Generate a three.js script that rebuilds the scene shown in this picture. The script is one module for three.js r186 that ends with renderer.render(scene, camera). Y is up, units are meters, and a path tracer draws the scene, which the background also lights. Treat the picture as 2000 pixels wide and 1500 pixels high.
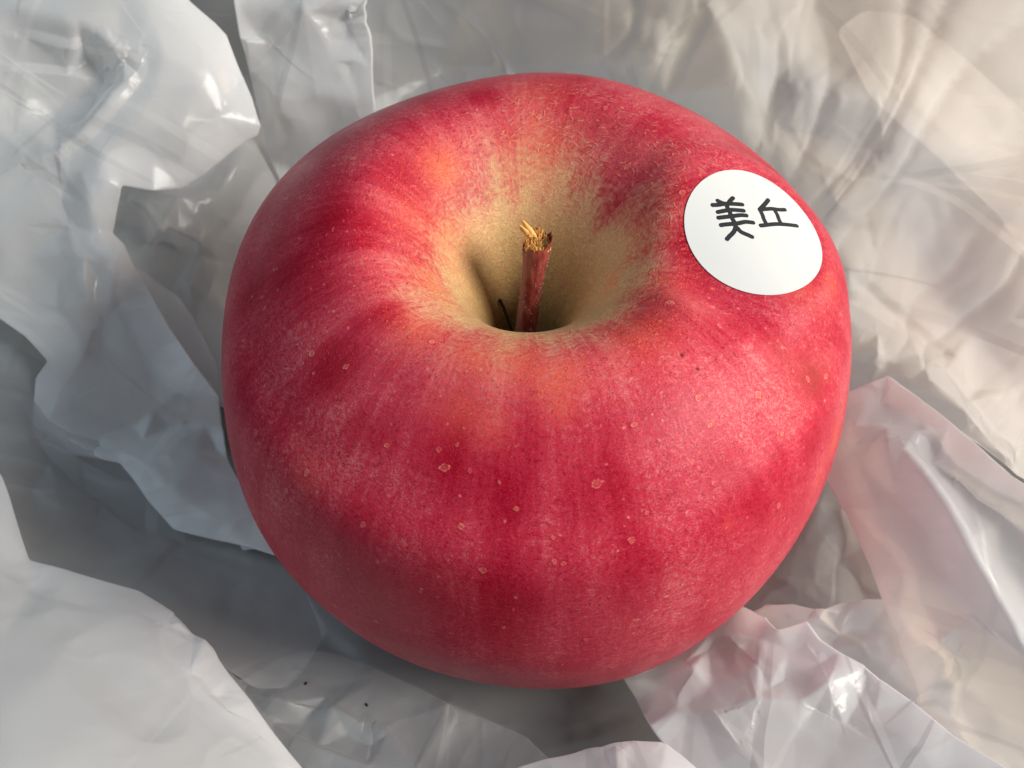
import * as THREE from 'three';
import { mergeGeometries } from 'three/addons/utils/BufferGeometryUtils.js';
import { createNoise3D } from 'simplex-noise';

// ------------------------------------------------------------------ camera, light, exposure
const scene = new THREE.Scene();
const ELEVATION = THREE.MathUtils.degToRad(55), RANGE = 0.1711, AIM = new THREE.Vector3(0, 0.037, 0);
const camera = new THREE.PerspectiveCamera(36, 4 / 3, 0.01, 5);
camera.position.set(0, AIM.y + RANGE * Math.sin(ELEVATION), RANGE * Math.cos(ELEVATION));
camera.lookAt(AIM);
camera.focus = 0.140;
camera.userData.fStop = 50;
const renderer = new THREE.WebGLRenderer({ antialias: true });
renderer.toneMapping = THREE.LinearToneMapping;
renderer.toneMappingExposure = 1.28;
renderer.shadowMap.enabled = true;
scene.background = new THREE.Color().setRGB(0.060, 0.073, 0.085);          // the dim room all round
function windowLight(color, intensity, width, height, [x, y, z]) {
  const lamp = new THREE.RectAreaLight(color, intensity, width, height);
  lamp.position.set(x, y, z); lamp.lookAt(0, 0.03, 0); scene.add(lamp);
}
windowLight(new THREE.Color().setRGB(1, 0.955, 0.885), 21.5, 0.44, 0.48, [0.86, 0.66, 0.24]);      // main window, right
windowLight(new THREE.Color().setRGB(0.70, 0.88, 1), 1.35, 0.9, 0.9, [-0.55, 1.05, 0.05]);         // cool bounce from a pale ceiling and wall, left
windowLight(new THREE.Color().setRGB(1, 0.77, 0.49), 10.5, 0.4, 0.24, [0.76, 0.14, -0.26]);         // warm light low behind on the right

// ------------------------------------------------------------------ helpers
let seed = 20240611;
const rnd = () => { seed = (seed + 0x6D2B79F5) | 0; let t = Math.imul(seed ^ (seed >>> 15), 1 | seed); t = (t + Math.imul(t ^ (t >>> 7), 61 | t)) ^ t; return ((t ^ (t >>> 14)) >>> 0) / 4294967296; };
const noise = createNoise3D(rnd);
const { clamp, lerp, smoothstep } = THREE.MathUtils;
const mix3 = (a, b, t) => [a[0] + (b[0] - a[0]) * t, a[1] + (b[1] - a[1]) * t, a[2] + (b[2] - a[2]) * t];
function dataMap(data, w, h, srgb) {
  const t = new THREE.DataTexture(data, w, h, THREE.RGBAFormat);
  t.wrapS = t.wrapT = THREE.RepeatWrapping; t.magFilter = THREE.LinearFilter; t.minFilter = THREE.LinearMipmapLinearFilter;
  if (srgb) t.colorSpace = THREE.SRGBColorSpace;
  t.needsUpdate = true; return t;
}
function part(name, geometry, material, parent, extra) {
  const m = new THREE.Mesh(geometry, material); m.name = name; m.castShadow = m.receiveShadow = true;
  Object.assign(m.userData, extra); parent.add(m); return m;
}
function thing(o, name, label, category, group) {
  o.name = name; o.userData.label = label; o.userData.category = category; if (group) o.userData.group = group; scene.add(o); return o;
}

// ------------------------------------------------------------------ measured shapes and marks
const DOTS = [[2.574,0.3472,9],[2.417,0.3322,8],[3.037,0.3606,5],[3.107,0.3022,6],[3.587,0.3072,9],[2.662,0.3155,4],[2.164,0.2771,7],[2.557,0.429,10],[2.583,0.4791,7],[2.443,0.4691,5],[2.321,0.4157,9],[2.365,0.4424,8],[2.112,0.3639,6],[1.894,0.3656,12],[2.094,0.4274,9],[1.868,0.3472,5],[1.929,0.3539,8],[1.806,0.3639,6],[2.199,0.4808,8],[2.155,0.4691,6],[2.033,0.4558,6],[1.728,0.4374,10],[1.806,0.4057,8],[1.815,0.5209,5],[1.667,0.5008,6],[2.042,0.5409,6],[1.379,0.3706,13],[1.204,0.3356,7],[0.916,0.3389,9],[0.689,0.3706,11],[0.803,0.4591,9],[1.3,0.4157,10],[1.527,0.4257,6],[1.501,0.4274,6],[1.3,0.4992,8],[1.44,0.5159,7],[1.353,0.5776,6],[1.641,0.3873,6],[1.239,0.399,5],[1.038,0.5559,7],[1.143,0.6427,6],[1.004,0.399,5],[0.637,0.2705,10],[0.602,0.3122,6],[0.34,0.2371,8],[6.03,0.2621,10],[5.559,0.2454,10],[5.166,0.2838,8],[4.765,0.2654,9],[0.323,0.3055,6],[0.471,0.4023,9],[0.401,0.419,8],[1.117,0.409,4],[1.641,0.4758,4],[1.902,0.4708,5],[0.934,0.5042,4],[2.435,0.3773,4],[2.609,0.3723,4],[2.723,0.2922,3],[3.037,0.2538,4],[4.887,0.2955,5],[4.494,0.2538,4]];
const SPECKS = [[0.846,0.3222,3],[0.864,0.3072,3.5],[1.431,0.4691,2],[1.929,0.3973,2]];
const GOLD = [[3.927,0.2387,42,0.75],[3.456,0.1886,60,0.5],[2.697,0.2137,50,0.45],[1.876,0.3222,46,0.34],[1.763,0.3272,36,0.34],[1.998,0.3222,30,0.2],[0.253,0.1903,26,0.8],[1.484,0.2938,45,0.45],[1.475,0.3122,30,0.4],[1.693,0.2771,60,0.4],[4.826,0.2337,70,0.4],[4.756,0.2621,24,0.45],[0.428,0.4925,40,0.4],[0.559,0.4975,30,0.3],[0.201,0.3606,40,0.3],[0.122,0.3957,30,0.3],[1.894,0.2788,50,0.35],[2.286,0.2705,45,0.4],[0.934,0.2671,60,0.3],[0.506,0.2387,50,0.3],[4.747,0.2938,60,0.3],[1.004,0.4341,12,0.25],[6.257,0.2154,50,0.3],[3.386,0.227,50,0.35],[2.313,0.4174,40,0.2]];
const DEEP = [[3.142,0.3072,60,0.9],[3.072,0.2755,45,0.8],[2.967,0.3489,60,0.7],[3.028,0.3873,40,0.6],[2.478,0.2788,40,0.9],[2.531,0.3022,40,0.6],[2.182,0.3623,55,0.8],[1.92,0.3539,70,0.8],[1.728,0.3756,90,0.7],[1.405,0.3756,90,0.6],[0.052,0.2621,45,1],[6.039,0.2604,50,0.9],[6.048,0.2404,45,0.9],[0.244,0.2771,50,0.9],[0.576,0.4391,40,0.7],[3.988,0.2204,22,0.8],[3.604,0.2554,45,0.6],[2.112,0.4274,80,0.6],[1.571,0.4407,120,0.5],[0.873,0.4274,60,0.5],[1.178,0.3456,50,0.6],[2.435,0.3322,60,0.8],[4.424,0.2988,30,0.7],[5.07,0.2688,60,0.4],[5.568,0.2888,50,0.5],[1.553,0.3406,60,0.6],[1.937,0.4741,90,0.5],[0.82,0.2838,50,0.6],[0.628,0.3222,50,0.5],[1.361,0.4558,90,0.4],[2.819,0.3205,60,0.6],[0.454,0.4073,35,0.6],[2.644,0.4274,50,0.4],[0.532,0.3573,40,0.4]];
const PALE = [[2.749,0.3589,50,0.6],[3.953,0.3656,60,0.7],[4.18,0.3005,60,0.5],[4.52,0.2788,60,0.5],[5.227,0.3139,60,0.5],[5.777,0.3172,50,0.6],[2.662,0.409,60,0.5],[2.417,0.4391,60,0.4],[0.305,0.374,60,0.6],[0.506,0.4274,40,0.3],[0.942,0.3589,70,0.6],[1.326,0.2721,70,0.6],[1.929,0.2988,50,0.7],[3.36,0.2371,60,0.8],[4.163,0.2554,60,0.7],[0.75,0.3539,90,0.6],[2.827,0.2471,50,0.7],[2.426,0.2454,40,0.6],[5.402,0.2337,60,0.5],[5.568,0.2604,60,0.5],[3.622,0.3105,60,0.4],[0.812,0.4007,60,0.4],[1.658,0.3005,60,0.6],[1.3,0.3205,60,0.4],[3.211,0.3289,40,0.4],[4.817,0.2421,60,0.6],[2.217,0.424,50,0.3],[1.03,0.399,60,0.3]];
const STICKER = {c:[0.030637,0.067052,-0.002513],n:[0.23538,0.96339,0.12839],x:[0.82418,-0.12784,-0.55171],y:[-0.5151,0.23568,-0.82409],bend:33.65,radius:0.009315};
const STROKES = [[-3.19,5.45,-2.46,5.12,-1.64,4.97,-0.67,4.5,0.05,4.15,0.52,3.91],[-2.2,5.69,-2.04,5.39,-1.64,4.97],[-0.06,5.21,-0.73,5.02,-1.15,4.73],[-3.18,4.31,-2.36,4.12,-1.3,3.82,-0.59,3.44,0.11,3.06],[-3.59,3.59,-2.54,3.24,-1.5,2.9,-0.69,2.7,0,2.31],[-3.92,2.57,-3.11,2.32,-1.85,1.8,-0.71,1.63,0.19,1.07],[-1.49,4.65,-1.68,4.26,-1.75,3.55,-1.96,3.17,-2.07,2.46,-2.08,1.94],[-2.2,1.75,-2.45,1.38,-3.07,0.98,-3.9,0.76,-4.39,0.58],[-2.23,1.23,-2.27,0.71,-1.76,0.06,-1.27,-0.59],[4.72,3.23,4.06,2.96,3.4,2.71,2.39,2.38],[2.39,2.38,3.4,2.12,4.4,1.89,5.26,1.42,6.24,1.21],[2.39,2.38,2.26,1.57,2.01,1.12,1.84,0.32],[4.5,1.52,4.47,0.92,4.08,0.19,4.01,-0.42],[0.92,0.3,1.7,0.1,3.25,-0.26,4.63,-0.81,6.2,-1.46]];
const SHEETS = {
bag_floor: { n: 26, vertices: [-166.3,22,-175.9,-74.8,20,-179.4,0,18,-182.9,74.8,20,-179.4,164.1,24,-172.3,123.9,22,-49.7,105.6,18,10.6,87.3,14,70.8,26.7,9,69.9,-13.3,9,69.9,-84.1,20,71.8,-107.3,20,2.7,-125,26,-58.6,-78.5,13,16.7,-82,15,-0.4,-76.5,13.5,4.4,-72.3,11.5,11.6,-65.3,11,6.7,-60.6,9,13,-53.3,6.5,11.7,-45.1,5,13.7,-58.7,9,0.9,-84.4,20,-17.1,-78.9,17,-10.9,-83.5,16,-7.6,-56.2,7,18.2,-44.1,5,21.6,-71.8,12.5,1,-80,14.5,8.6,-52.6,4,-7.1,-36,3.2,17.3,-28.6,3.4,26,-23.8,4,25.9,-19,3,28.4,-9.4,2.6,32.3,3.1,2,36.1,19.4,2,35.3,40.5,4,19.4,50.2,5,7.2,46.6,4,10.4,53.8,6,4,-84,14,-44.6,-61.8,9,-76.2,-33.6,7,-110,11.4,7,-116.9,52.4,6,-79.3,65.1,4,-28.8,81.8,8,-25.9,0,1.5,-30.6,-28.2,2,-30.2,28.2,2,-30.2,0,2,-68.8,0,1.5,1.5,-39.9,3,-54.2,39.6,4,-53.3,44,3,-7.7,-39.6,3,-7.7,-39,5,30,-31,5,32.4,-34.6,4,28.8,-39.7,6.5,34.7,-33.4,6.8,36.3,-26.5,6.5,37.1,-20.7,6,39.2,-35.4,6.2,39.3,-28.1,7,43.5,-20.4,8,46.1,-18.6,7,42.4,-13.8,8.5,46.6,-23.6,3.6,29.4,-27.1,4.5,33,-21,4,32,-15.3,4.5,37.8,-11,7.5,46.3,-10.2,5,39.5,-9.6,4,35.6,-7.6,4.5,40.8,-3.8,3,37.2,0,5,44,7.6,4,40.7,15.1,5,41,-30.3,5,39.5,-24,5.5,41.2,-3.7,6,45.8,36.9,6,45.8,54.7,7,26.7,52,5,17.2,50.5,8,1.3,54.5,8,2.2,54.3,6,11.4,57.3,8,19.5], faces: [3,5,4,10,13,11,16,18,17,17,18,21,18,19,21,11,22,12,11,14,24,11,24,22,22,24,23,14,23,24,13,25,16,16,25,18,18,25,19,19,26,20,19,25,26,15,16,27,16,17,27,17,21,27,21,23,27,14,15,27,14,27,23,11,13,28,11,28,14,14,28,15,15,28,16,13,16,28,19,20,29,19,29,21,21,29,23,20,26,30,30,31,32,12,22,41,22,23,41,23,29,41,0,42,1,0,12,42,12,41,42,1,43,2,1,42,43,2,44,3,2,43,44,3,45,5,3,44,45,5,47,6,5,45,47,45,46,47,43,51,44,48,51,49,44,51,45,48,50,51,34,35,52,35,36,52,32,33,52,33,34,52,48,49,52,36,37,52,48,52,50,29,53,41,41,53,42,42,53,43,49,51,53,43,53,51,45,54,46,46,54,50,50,54,51,45,51,54,46,50,55,37,39,55,50,52,55,37,55,52,20,56,29,20,30,56,30,32,56,32,52,56,49,56,52,49,53,56,29,56,53,26,59,30,26,57,59,30,59,31,31,59,58,10,60,13,13,60,25,25,60,26,26,60,57,58,59,61,57,61,59,57,60,61,9,64,10,10,64,60,60,64,61,9,65,64,9,66,65,9,68,66,66,68,67,31,69,32,32,69,33,31,58,70,31,70,69,58,62,70,33,69,71,62,63,71,62,71,70,69,70,71,63,67,72,67,68,72,33,72,34,33,71,72,63,72,71,9,73,68,68,74,72,68,73,74,34,72,75,72,74,75,73,76,74,74,76,75,34,77,35,34,75,77,75,76,77,8,78,9,35,77,78,35,79,36,35,78,79,36,79,80,8,80,78,78,80,79,58,61,81,58,81,62,61,64,81,64,65,81,62,82,63,65,66,82,66,67,82,63,82,67,65,82,81,62,81,82,9,83,73,9,78,83,73,83,76,76,83,77,77,83,78,7,84,8,36,84,37,36,80,84,8,84,80,6,85,7,7,85,84,37,84,85,37,86,39,37,85,86,38,40,87,46,55,87,38,87,39,39,87,55,46,88,47,46,87,88,40,88,87,38,39,89,39,86,89,38,89,40,40,89,88,85,90,86,86,90,89,6,47,90,47,88,90,88,89,90,6,90,85], ridges: [] },
left_mound: { n: 22, vertices: [-122.7,60,-100.4,-78.7,62,-89.2,-59.9,58,-76.2,-54.1,52,-67.9,-50,49,-65.8,-48.2,47.5,-64.6,-46,43.5,-60,-44.2,41,-56.5,-42.8,38,-52.9,-43.4,36.5,-52.1,-45.5,36,-51.2,-47.8,35.5,-49,-51.7,34.5,-44.9,-55.2,34,-42,-59,36,-39.6,-63.6,38,-38.9,-64.7,35,-36.2,-65.5,32.5,-33.4,-63.8,31,-32.2,-62.4,28.5,-29.7,-60.2,25.5,-26.7,-56.9,22,-21.9,-52.4,19,-16.2,-48.6,16,-12.1,-49.3,9,-11.1,-48.1,6,-5.9,-44.8,8,-0.2,-41.6,7.5,5.7,-37.2,7,12.4,-42.6,7.5,10.9,-48.4,8,9.8,-54.2,8.5,8.5,-58.7,10,4.1,-61.5,10.8,0.5,-64.1,11.2,-2.3,-68.8,11.7,-3,-73.4,12.2,-3.7,-76,12.6,-4.8,-78.6,13,-6,-78.7,15.5,-9.9,-78.3,18.5,-14,-75.3,22,-15,-78.7,25,-18,-82.7,27,-20.1,-95,30,-24.1,-109.9,34,-25,-82.3,57,-61.3,-70,55,-58.8,-63,56,-66.6,-58.4,53,-60,-79.1,51.5,-59.1,-72.1,50.5,-58.3,-64.4,51,-57.2,-63.7,49,-56.3,-66.5,46,-57.5,-74.1,45.5,-56.8,-79.4,47,-55.9,-83.8,48,-54.7,-71.4,46,-60.7,-75.8,49,-57.9,-90.4,50,-51.1,-61.1,49,-55.8,-61.5,47.5,-55.1,-62.9,46.8,-53,-65.5,45.5,-49.6,-69.6,43,-45.7,-74.2,41,-43,-79.1,39.5,-42,-83.4,39,-40.1,-70.6,42,-55.4,-76.4,40.5,-52,-81.2,42,-49.1,-68.4,43.5,-57.5,-91.5,39,-39.2,-56.7,50,-56.1,-55.1,51.5,-60.6,-50.7,46.5,-55.2,-58.7,46,-52.1,-48.7,41,-51.5,-54.8,42,-47.9,-61.7,43.5,-46.3,-66.2,42,-42,-59,39,-43.9,-49.8,37.5,-47.9,-69.8,40,-40.5,-76.2,38,-40.2,-73.4,36.5,-38.8,-73.7,36,-37.5,-74.1,35,-34.5,-72.2,34.2,-33.5,-70.4,33,-29.1,-68.2,37.5,-35,-66.3,38.5,-37.4,-67.4,34,-32,-69,32.5,-27.9,-69,30.5,-25.2,-68.6,28,-22.5,-66.8,24,-21.2,-64.4,32,-28.9,-64.8,29.5,-26.1,-65.8,26.5,-23.2,-67.1,29.3,-26.3,-82.4,35.5,-31.2,-78.4,31.5,-29.3,-82.3,30.5,-23.6,-74.2,29,-26,-71.3,29.5,-24.5,-70.5,26.5,-20.5,-73.8,25.5,-19.2,-77.9,27.5,-21.8,-69.7,22.3,-16.4,-73.8,18.2,-12.1,-75.8,15.5,-7.9,-63.1,23.5,-20.7,-59.3,18.5,-16.1,-63.5,16.5,-13.3,-67.3,19.5,-15.3,-70.1,15,-10.2,-72.8,13.8,-5.5,-63.5,11,-9.8,-67.7,12.3,-7,-60,12.5,-11.9,-55.8,13,-12.6,-57.9,9.5,-10.3,-52.3,8.5,-11.5,-50.4,6.5,-7.6,-54,17,-13,-61.3,11,-7,-55.3,12,-6,-52.2,11.3,-3.6,-47,9.3,-0.1,-58.1,12,-0.3,-49.3,10,6.2,-63.9,12,-4.2,-54.4,11.5,3.3,-45.2,9,7.5], faces: [8,10,9,27,29,28,0,46,1,1,46,47,1,48,2,1,47,48,2,48,3,3,48,49,46,50,47,47,52,48,48,52,49,52,54,53,46,57,50,50,57,56,47,51,58,47,58,52,52,58,54,51,55,58,47,50,59,47,59,51,50,56,59,51,59,55,55,59,56,0,45,60,0,60,46,46,60,57,49,52,61,52,53,61,53,62,61,53,54,63,53,63,62,64,69,65,55,56,70,65,70,66,65,69,70,55,70,69,57,60,71,67,71,68,56,57,71,56,71,70,66,71,67,66,70,71,54,72,63,63,72,64,55,72,58,55,69,72,54,58,72,64,72,69,44,73,45,45,73,60,68,71,73,60,73,71,49,61,74,61,62,74,3,75,4,3,49,75,49,74,75,5,76,6,4,76,5,4,75,76,74,76,75,62,63,77,62,77,74,74,77,76,7,78,8,8,78,10,10,78,11,6,78,7,6,76,78,76,77,79,76,79,78,64,65,80,63,64,80,63,80,77,77,80,79,65,81,80,12,82,13,12,79,82,13,82,14,14,82,15,79,80,82,80,81,82,15,82,81,11,83,12,12,83,79,11,78,83,78,79,83,65,66,84,65,84,81,67,68,85,66,67,85,66,85,84,84,85,86,85,87,86,85,88,87,87,88,89,84,86,91,86,87,91,87,89,91,15,81,92,81,84,92,15,92,16,16,92,91,84,91,92,89,90,93,16,93,17,16,91,93,89,93,91,90,94,93,17,98,18,17,93,98,18,98,19,93,94,98,19,99,20,19,98,99,96,97,100,20,99,100,95,96,101,94,95,101,94,101,98,98,101,99,99,101,100,96,100,101,68,73,102,44,102,73,68,102,85,85,102,88,88,103,89,89,103,90,88,102,103,43,104,44,44,104,102,102,104,103,90,105,94,90,103,105,94,106,95,94,105,106,95,106,96,96,107,97,96,106,107,41,108,42,105,108,106,106,108,107,42,109,43,43,109,104,103,104,109,103,109,105,105,109,108,42,108,109,97,107,110,107,108,110,41,110,108,39,111,40,40,111,41,41,111,110,37,112,38,38,112,39,39,112,111,20,113,21,97,113,100,20,100,113,21,114,22,21,113,114,97,110,116,97,116,113,110,111,116,113,116,114,114,116,115,111,112,117,115,116,117,111,117,116,36,118,37,37,118,112,35,118,36,112,118,117,115,117,119,117,118,120,35,120,118,117,120,119,114,115,121,115,119,121,121,123,122,23,124,24,23,122,124,122,123,124,24,125,25,24,124,125,22,126,23,23,126,122,22,114,126,114,121,126,121,122,126,119,127,121,121,127,123,123,128,124,123,127,128,124,129,125,124,128,129,25,130,26,25,125,130,125,129,130,33,131,34,127,131,128,32,131,33,128,131,129,30,132,31,34,133,35,35,133,120,119,120,133,119,133,127,127,133,131,34,131,133,31,134,32,31,132,134,129,134,130,130,134,132,129,131,134,32,134,131,27,135,29,29,135,30,26,135,27,26,130,135,130,132,135,30,135,132], ridges: [[1.1,0.5,[-79.1,51.5,-59.1,-72.1,50.5,-58.3,-64.4,51,-57.2,-63.7,49,-56.3,-66.3,46,-57.5]],[0.8,0.5,[-83.8,48,-54.7,-79.4,47,-55.8,-74.1,45.5,-56.8,-66.4,46,-57.3]],[1.2,0.6,[-61.2,49,-55.4,-61.5,47.5,-55.1,-62.9,46.8,-53,-65.5,45.5,-49.6,-69.6,43,-45.7,-74.2,41,-43,-79.1,39.5,-42]],[0.4,0.3,[-83.4,39,-40.1,-79.1,39.5,-42]],[0.25,0.3,[-79.1,39.5,-42,-73.4,36.5,-38.8]],[0.4,0.35,[-69,32.5,-27.9,-69,30.5,-25.2,-68.6,28,-22.5,-67,24,-21.2]],[0.35,0.3,[-64.4,32,-28.9,-64.8,29.5,-26.1,-65.8,26.5,-23.2,-66.8,24,-21.2]],[0.3,0.3,[-74.1,35,-34.5,-72.2,34.2,-33.5,-70,33,-28,-69.1,30.5,-25.2]],[0.35,0.3,[-63.9,51,-60,-60.7,50,-59.3,-58.4,49.5,-59.9,-56.3,49,-59.6]],[0.3,0.3,[-82.7,27,-20.1,-78.7,25,-18,-74,22,-15.1]],[0.35,0.3,[-66.8,24,-21.2,-68.8,23.5,-20.2,-69.8,22,-16.6,-73.4,18.4,-12.5]],[0.3,0.3,[-55.1,41,-51.2,-51.6,40,-51.9,-48.7,41,-51.5,-47.9,42,-52.9]],[0.4,0.3,[-78.6,13,-6,-72.8,13.8,-5.2,-68.9,12.3,-4.5,-63.6,11.5,-2]],[-0.3,0.3,[-67.7,12.3,-7,-61.2,11,-6.8,-55.3,12,-6]],[0.25,0.3,[-65.1,25,-22.8,-62.6,25.5,-23.2,-60.3,25.3,-24.1]],[0.3,0.3,[-80.6,42,-50.4,-77.6,41,-50.5,-72.9,42,-54.1]]] },
mound_lining: { n: 12, vertices: [-61.4,54,-79.2,-54.9,50,-70.3,-50.7,47,-68.1,-48.9,45.5,-66.9,-46.6,41.5,-62.1,-44.9,39,-58.5,-43.5,36,-54.8,-44.2,34.5,-54.3,-46.3,34,-53.3,-48.6,33.5,-51,-52.4,32.5,-46.9,-57.2,32,-43.5,-64.7,35.5,-41.2,-60.1,36,-45.8,-53.6,36,-48.2,-49.5,36,-50,-48.3,38,-53.5,-50.3,41,-56.5,-52.5,43,-56.8,-57.1,44.5,-55.7,-61.1,45.5,-55.1,-62.1,48,-59.8,-60.4,52,-65.3,-55.3,49,-61.2,-50.3,44,-60.7,-47,40,-56.4,-45.6,36.5,-53.9,-56.8,47.5,-57.8,-53.4,49,-65.1], faces: [11,13,12,10,14,11,11,14,13,8,15,9,9,15,10,10,15,14,8,16,15,0,22,1,21,23,22,1,22,23,3,24,4,4,24,17,17,24,18,4,25,5,4,17,25,16,25,17,6,26,7,7,26,8,8,26,16,5,26,6,5,25,26,16,26,25,19,27,20,20,27,21,18,27,19,21,27,23,23,27,24,18,24,27,1,28,2,1,23,28,2,28,3,3,28,24,23,24,28], ridges: [] },
back_left_panel: { n: 22, vertices: [-50,62,-97,-35.1,64,-93.7,-25.2,63,-95.4,-25.1,53,-80.6,-25.5,46.5,-75.2,-25.9,45.8,-74.3,-25.8,43.5,-72.8,-25.1,41.5,-71.6,-25,37.5,-68.5,-25,32.5,-64.8,-25.4,25,-64.9,-26,12,-68.8,-38.1,6,-60.9,-44,8,-63.1,-44.7,13.5,-64.6,-45.7,18,-65.5,-46.6,24,-67.4,-47.2,28.5,-69.3,-47.9,34.5,-72.1,-48.3,40,-73.1,-48.5,46.5,-75.2,-29.6,42,-75.5,-28.2,41,-73.9,-29.2,40.5,-74,-28.3,37.5,-70.2,-29.2,36.5,-70,-27.4,39,-72.2,-47.2,40.5,-71.7,-45.4,39.5,-74.1,-43.9,39,-72.9,-40.2,38.5,-71.4,-36.9,33,-66.9,-42.4,32,-65.4,-39.6,25.5,-64.4,-36.9,18.5,-66.3,-27.7,31.5,-65.9,-33.8,27.5,-66.3,-35.8,45.5,-73.7,-41.3,45,-74.4,-32,37.5,-69.9,-34.4,42,-72.6,-42.4,14.5,-66.3,-33.3,16.5,-67,-29.9,21,-66.5,-37.5,52,-82], faces: [1,3,2,5,21,6,4,21,5,6,22,7,6,21,22,21,23,22,8,24,25,7,26,8,8,26,24,7,22,26,22,23,26,18,27,19,19,28,20,19,27,28,18,29,27,27,29,28,18,30,29,17,32,18,18,32,30,16,32,17,30,32,31,15,33,16,16,33,32,31,32,33,8,35,9,8,25,35,9,35,10,31,33,36,31,36,35,33,34,36,4,37,21,20,28,38,28,29,38,29,30,38,30,37,38,24,39,25,24,26,39,23,39,26,30,31,39,31,35,39,25,39,35,21,40,23,21,37,40,30,40,37,30,39,40,23,40,39,12,41,13,13,41,14,14,41,15,15,41,33,33,41,34,11,42,12,34,42,36,34,41,42,12,42,41,10,35,43,35,36,43,10,43,11,11,43,42,36,42,43,0,44,1,0,20,44,3,44,4,4,44,37,1,44,3,37,44,38,20,38,44], ridges: [[0.6,0.4,[-25.8,46,-74.2,-29.6,42,-75.7,-29.5,42,-74.9,-25.7,43.5,-73]],[0.4,0.4,[-25.1,41.5,-71.6,-28.2,41,-73.5,-29.5,42,-74.9]],[0.4,0.5,[-25.3,41.5,-71.2,-27.3,39.5,-70.9,-29,36.5,-70.2]],[0.3,0.4,[-47.3,40.5,-72.4,-45.4,39.5,-74.1,-43.3,39,-73.3]],[0.2,0.3,[-36.7,46,-74.5,-35.2,43.5,-74.2,-33.4,42,-72.6]]] },
under_fold: { n: 20, vertices: [-79.6,14,-54.7,-72.6,20,-62.1,-61.9,20,-60.7,-51.5,22,-70.9,-46.4,20,-74.5,-43.9,12,-67.4,-47.2,10,-58.5,-51.9,8,-47.3,-52.5,7,-35.9,-51.2,6,-25.1,-49.3,5,-16.9,-55.5,7,-18.8,-61.6,10,-27.8,-68.9,14,-38.5,-75.7,15,-46.2,-67.5,23,-49.8,-65.7,21.5,-49.2,-64.3,20.5,-48,-62.4,21,-44.6,-61.4,20.2,-46.4,-59.7,19.2,-45.9,-56.6,17,-45.4,-60,22,-51.6,-61.9,20.8,-47.7,-64,22,-51,-64.4,14.5,-47.9,-68.6,15,-51.2,-55.9,18.5,-50.5,-50.4,22,-62.7,-53.5,20,-55.5,-50,14.5,-56.9,-57,14,-44.6,-61.2,13.3,-46.8,-60.9,12.2,-40.6,-54.2,10.5,-40.2,-57.3,10.5,-35.5,-55.8,8,-28.1,-62.1,14,-47.7,-66.1,15.5,-45.7,-58.1,12.8,-38.3], faces: [9,11,10,0,15,1,17,18,23,18,19,23,19,20,23,20,22,23,1,24,2,1,15,24,15,16,24,2,24,22,16,17,24,17,23,24,22,24,23,18,25,19,0,14,26,0,26,15,15,26,16,16,26,17,17,26,18,7,27,21,20,21,27,20,27,22,3,28,4,4,28,5,2,28,3,2,22,29,22,27,29,2,29,28,6,30,7,7,30,27,5,30,6,5,28,30,27,30,29,28,29,30,7,21,31,20,32,21,21,32,31,12,33,13,31,32,33,7,34,8,7,31,34,12,35,33,8,34,35,8,36,9,9,36,11,11,36,12,12,36,35,8,35,36,19,37,20,19,25,37,25,32,37,20,37,32,13,38,14,14,38,26,18,38,25,18,26,38,13,33,38,25,38,32,32,38,33,31,33,39,31,39,34,34,39,35,33,35,39], ridges: [[0.5,0.35,[-67.5,23,-49.8,-65.7,21.5,-49.2,-64.3,20.5,-48,-62.4,21,-44.6,-59.6,19.2,-45.5,-56.6,17,-45.3]],[0.3,0.3,[-62.4,21,-44.6,-62.3,20.5,-46.8,-60,22,-51.6]]] },
side_fold: { n: 18, vertices: [-66.4,27,-36.7,-63.7,25.5,-32.5,-62.1,22.5,-32.9,-57.8,19,-31.1,-55.4,17.3,-28.7,-53.2,15.8,-25,-50.9,13.5,-21.3,-49.2,10,-16.8,-50,10.5,-14.1,-54.5,15,-18.4,-58.6,19,-22.9,-62.2,23,-28.5,-58.3,19.5,-27.1,-55,16.5,-24,-52.4,13.8,-20], faces: [0,11,1,2,11,3,1,11,2,3,12,4,10,12,11,3,11,12,4,13,5,9,13,10,10,13,12,4,12,13,6,14,7,7,14,8,8,14,9,5,14,6,5,13,14,9,14,13], ridges: [[0.3,0.3,[-57.8,19,-31.1,-57.1,18.5,-29.1,-58.3,19.5,-26.9]]] },
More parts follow.
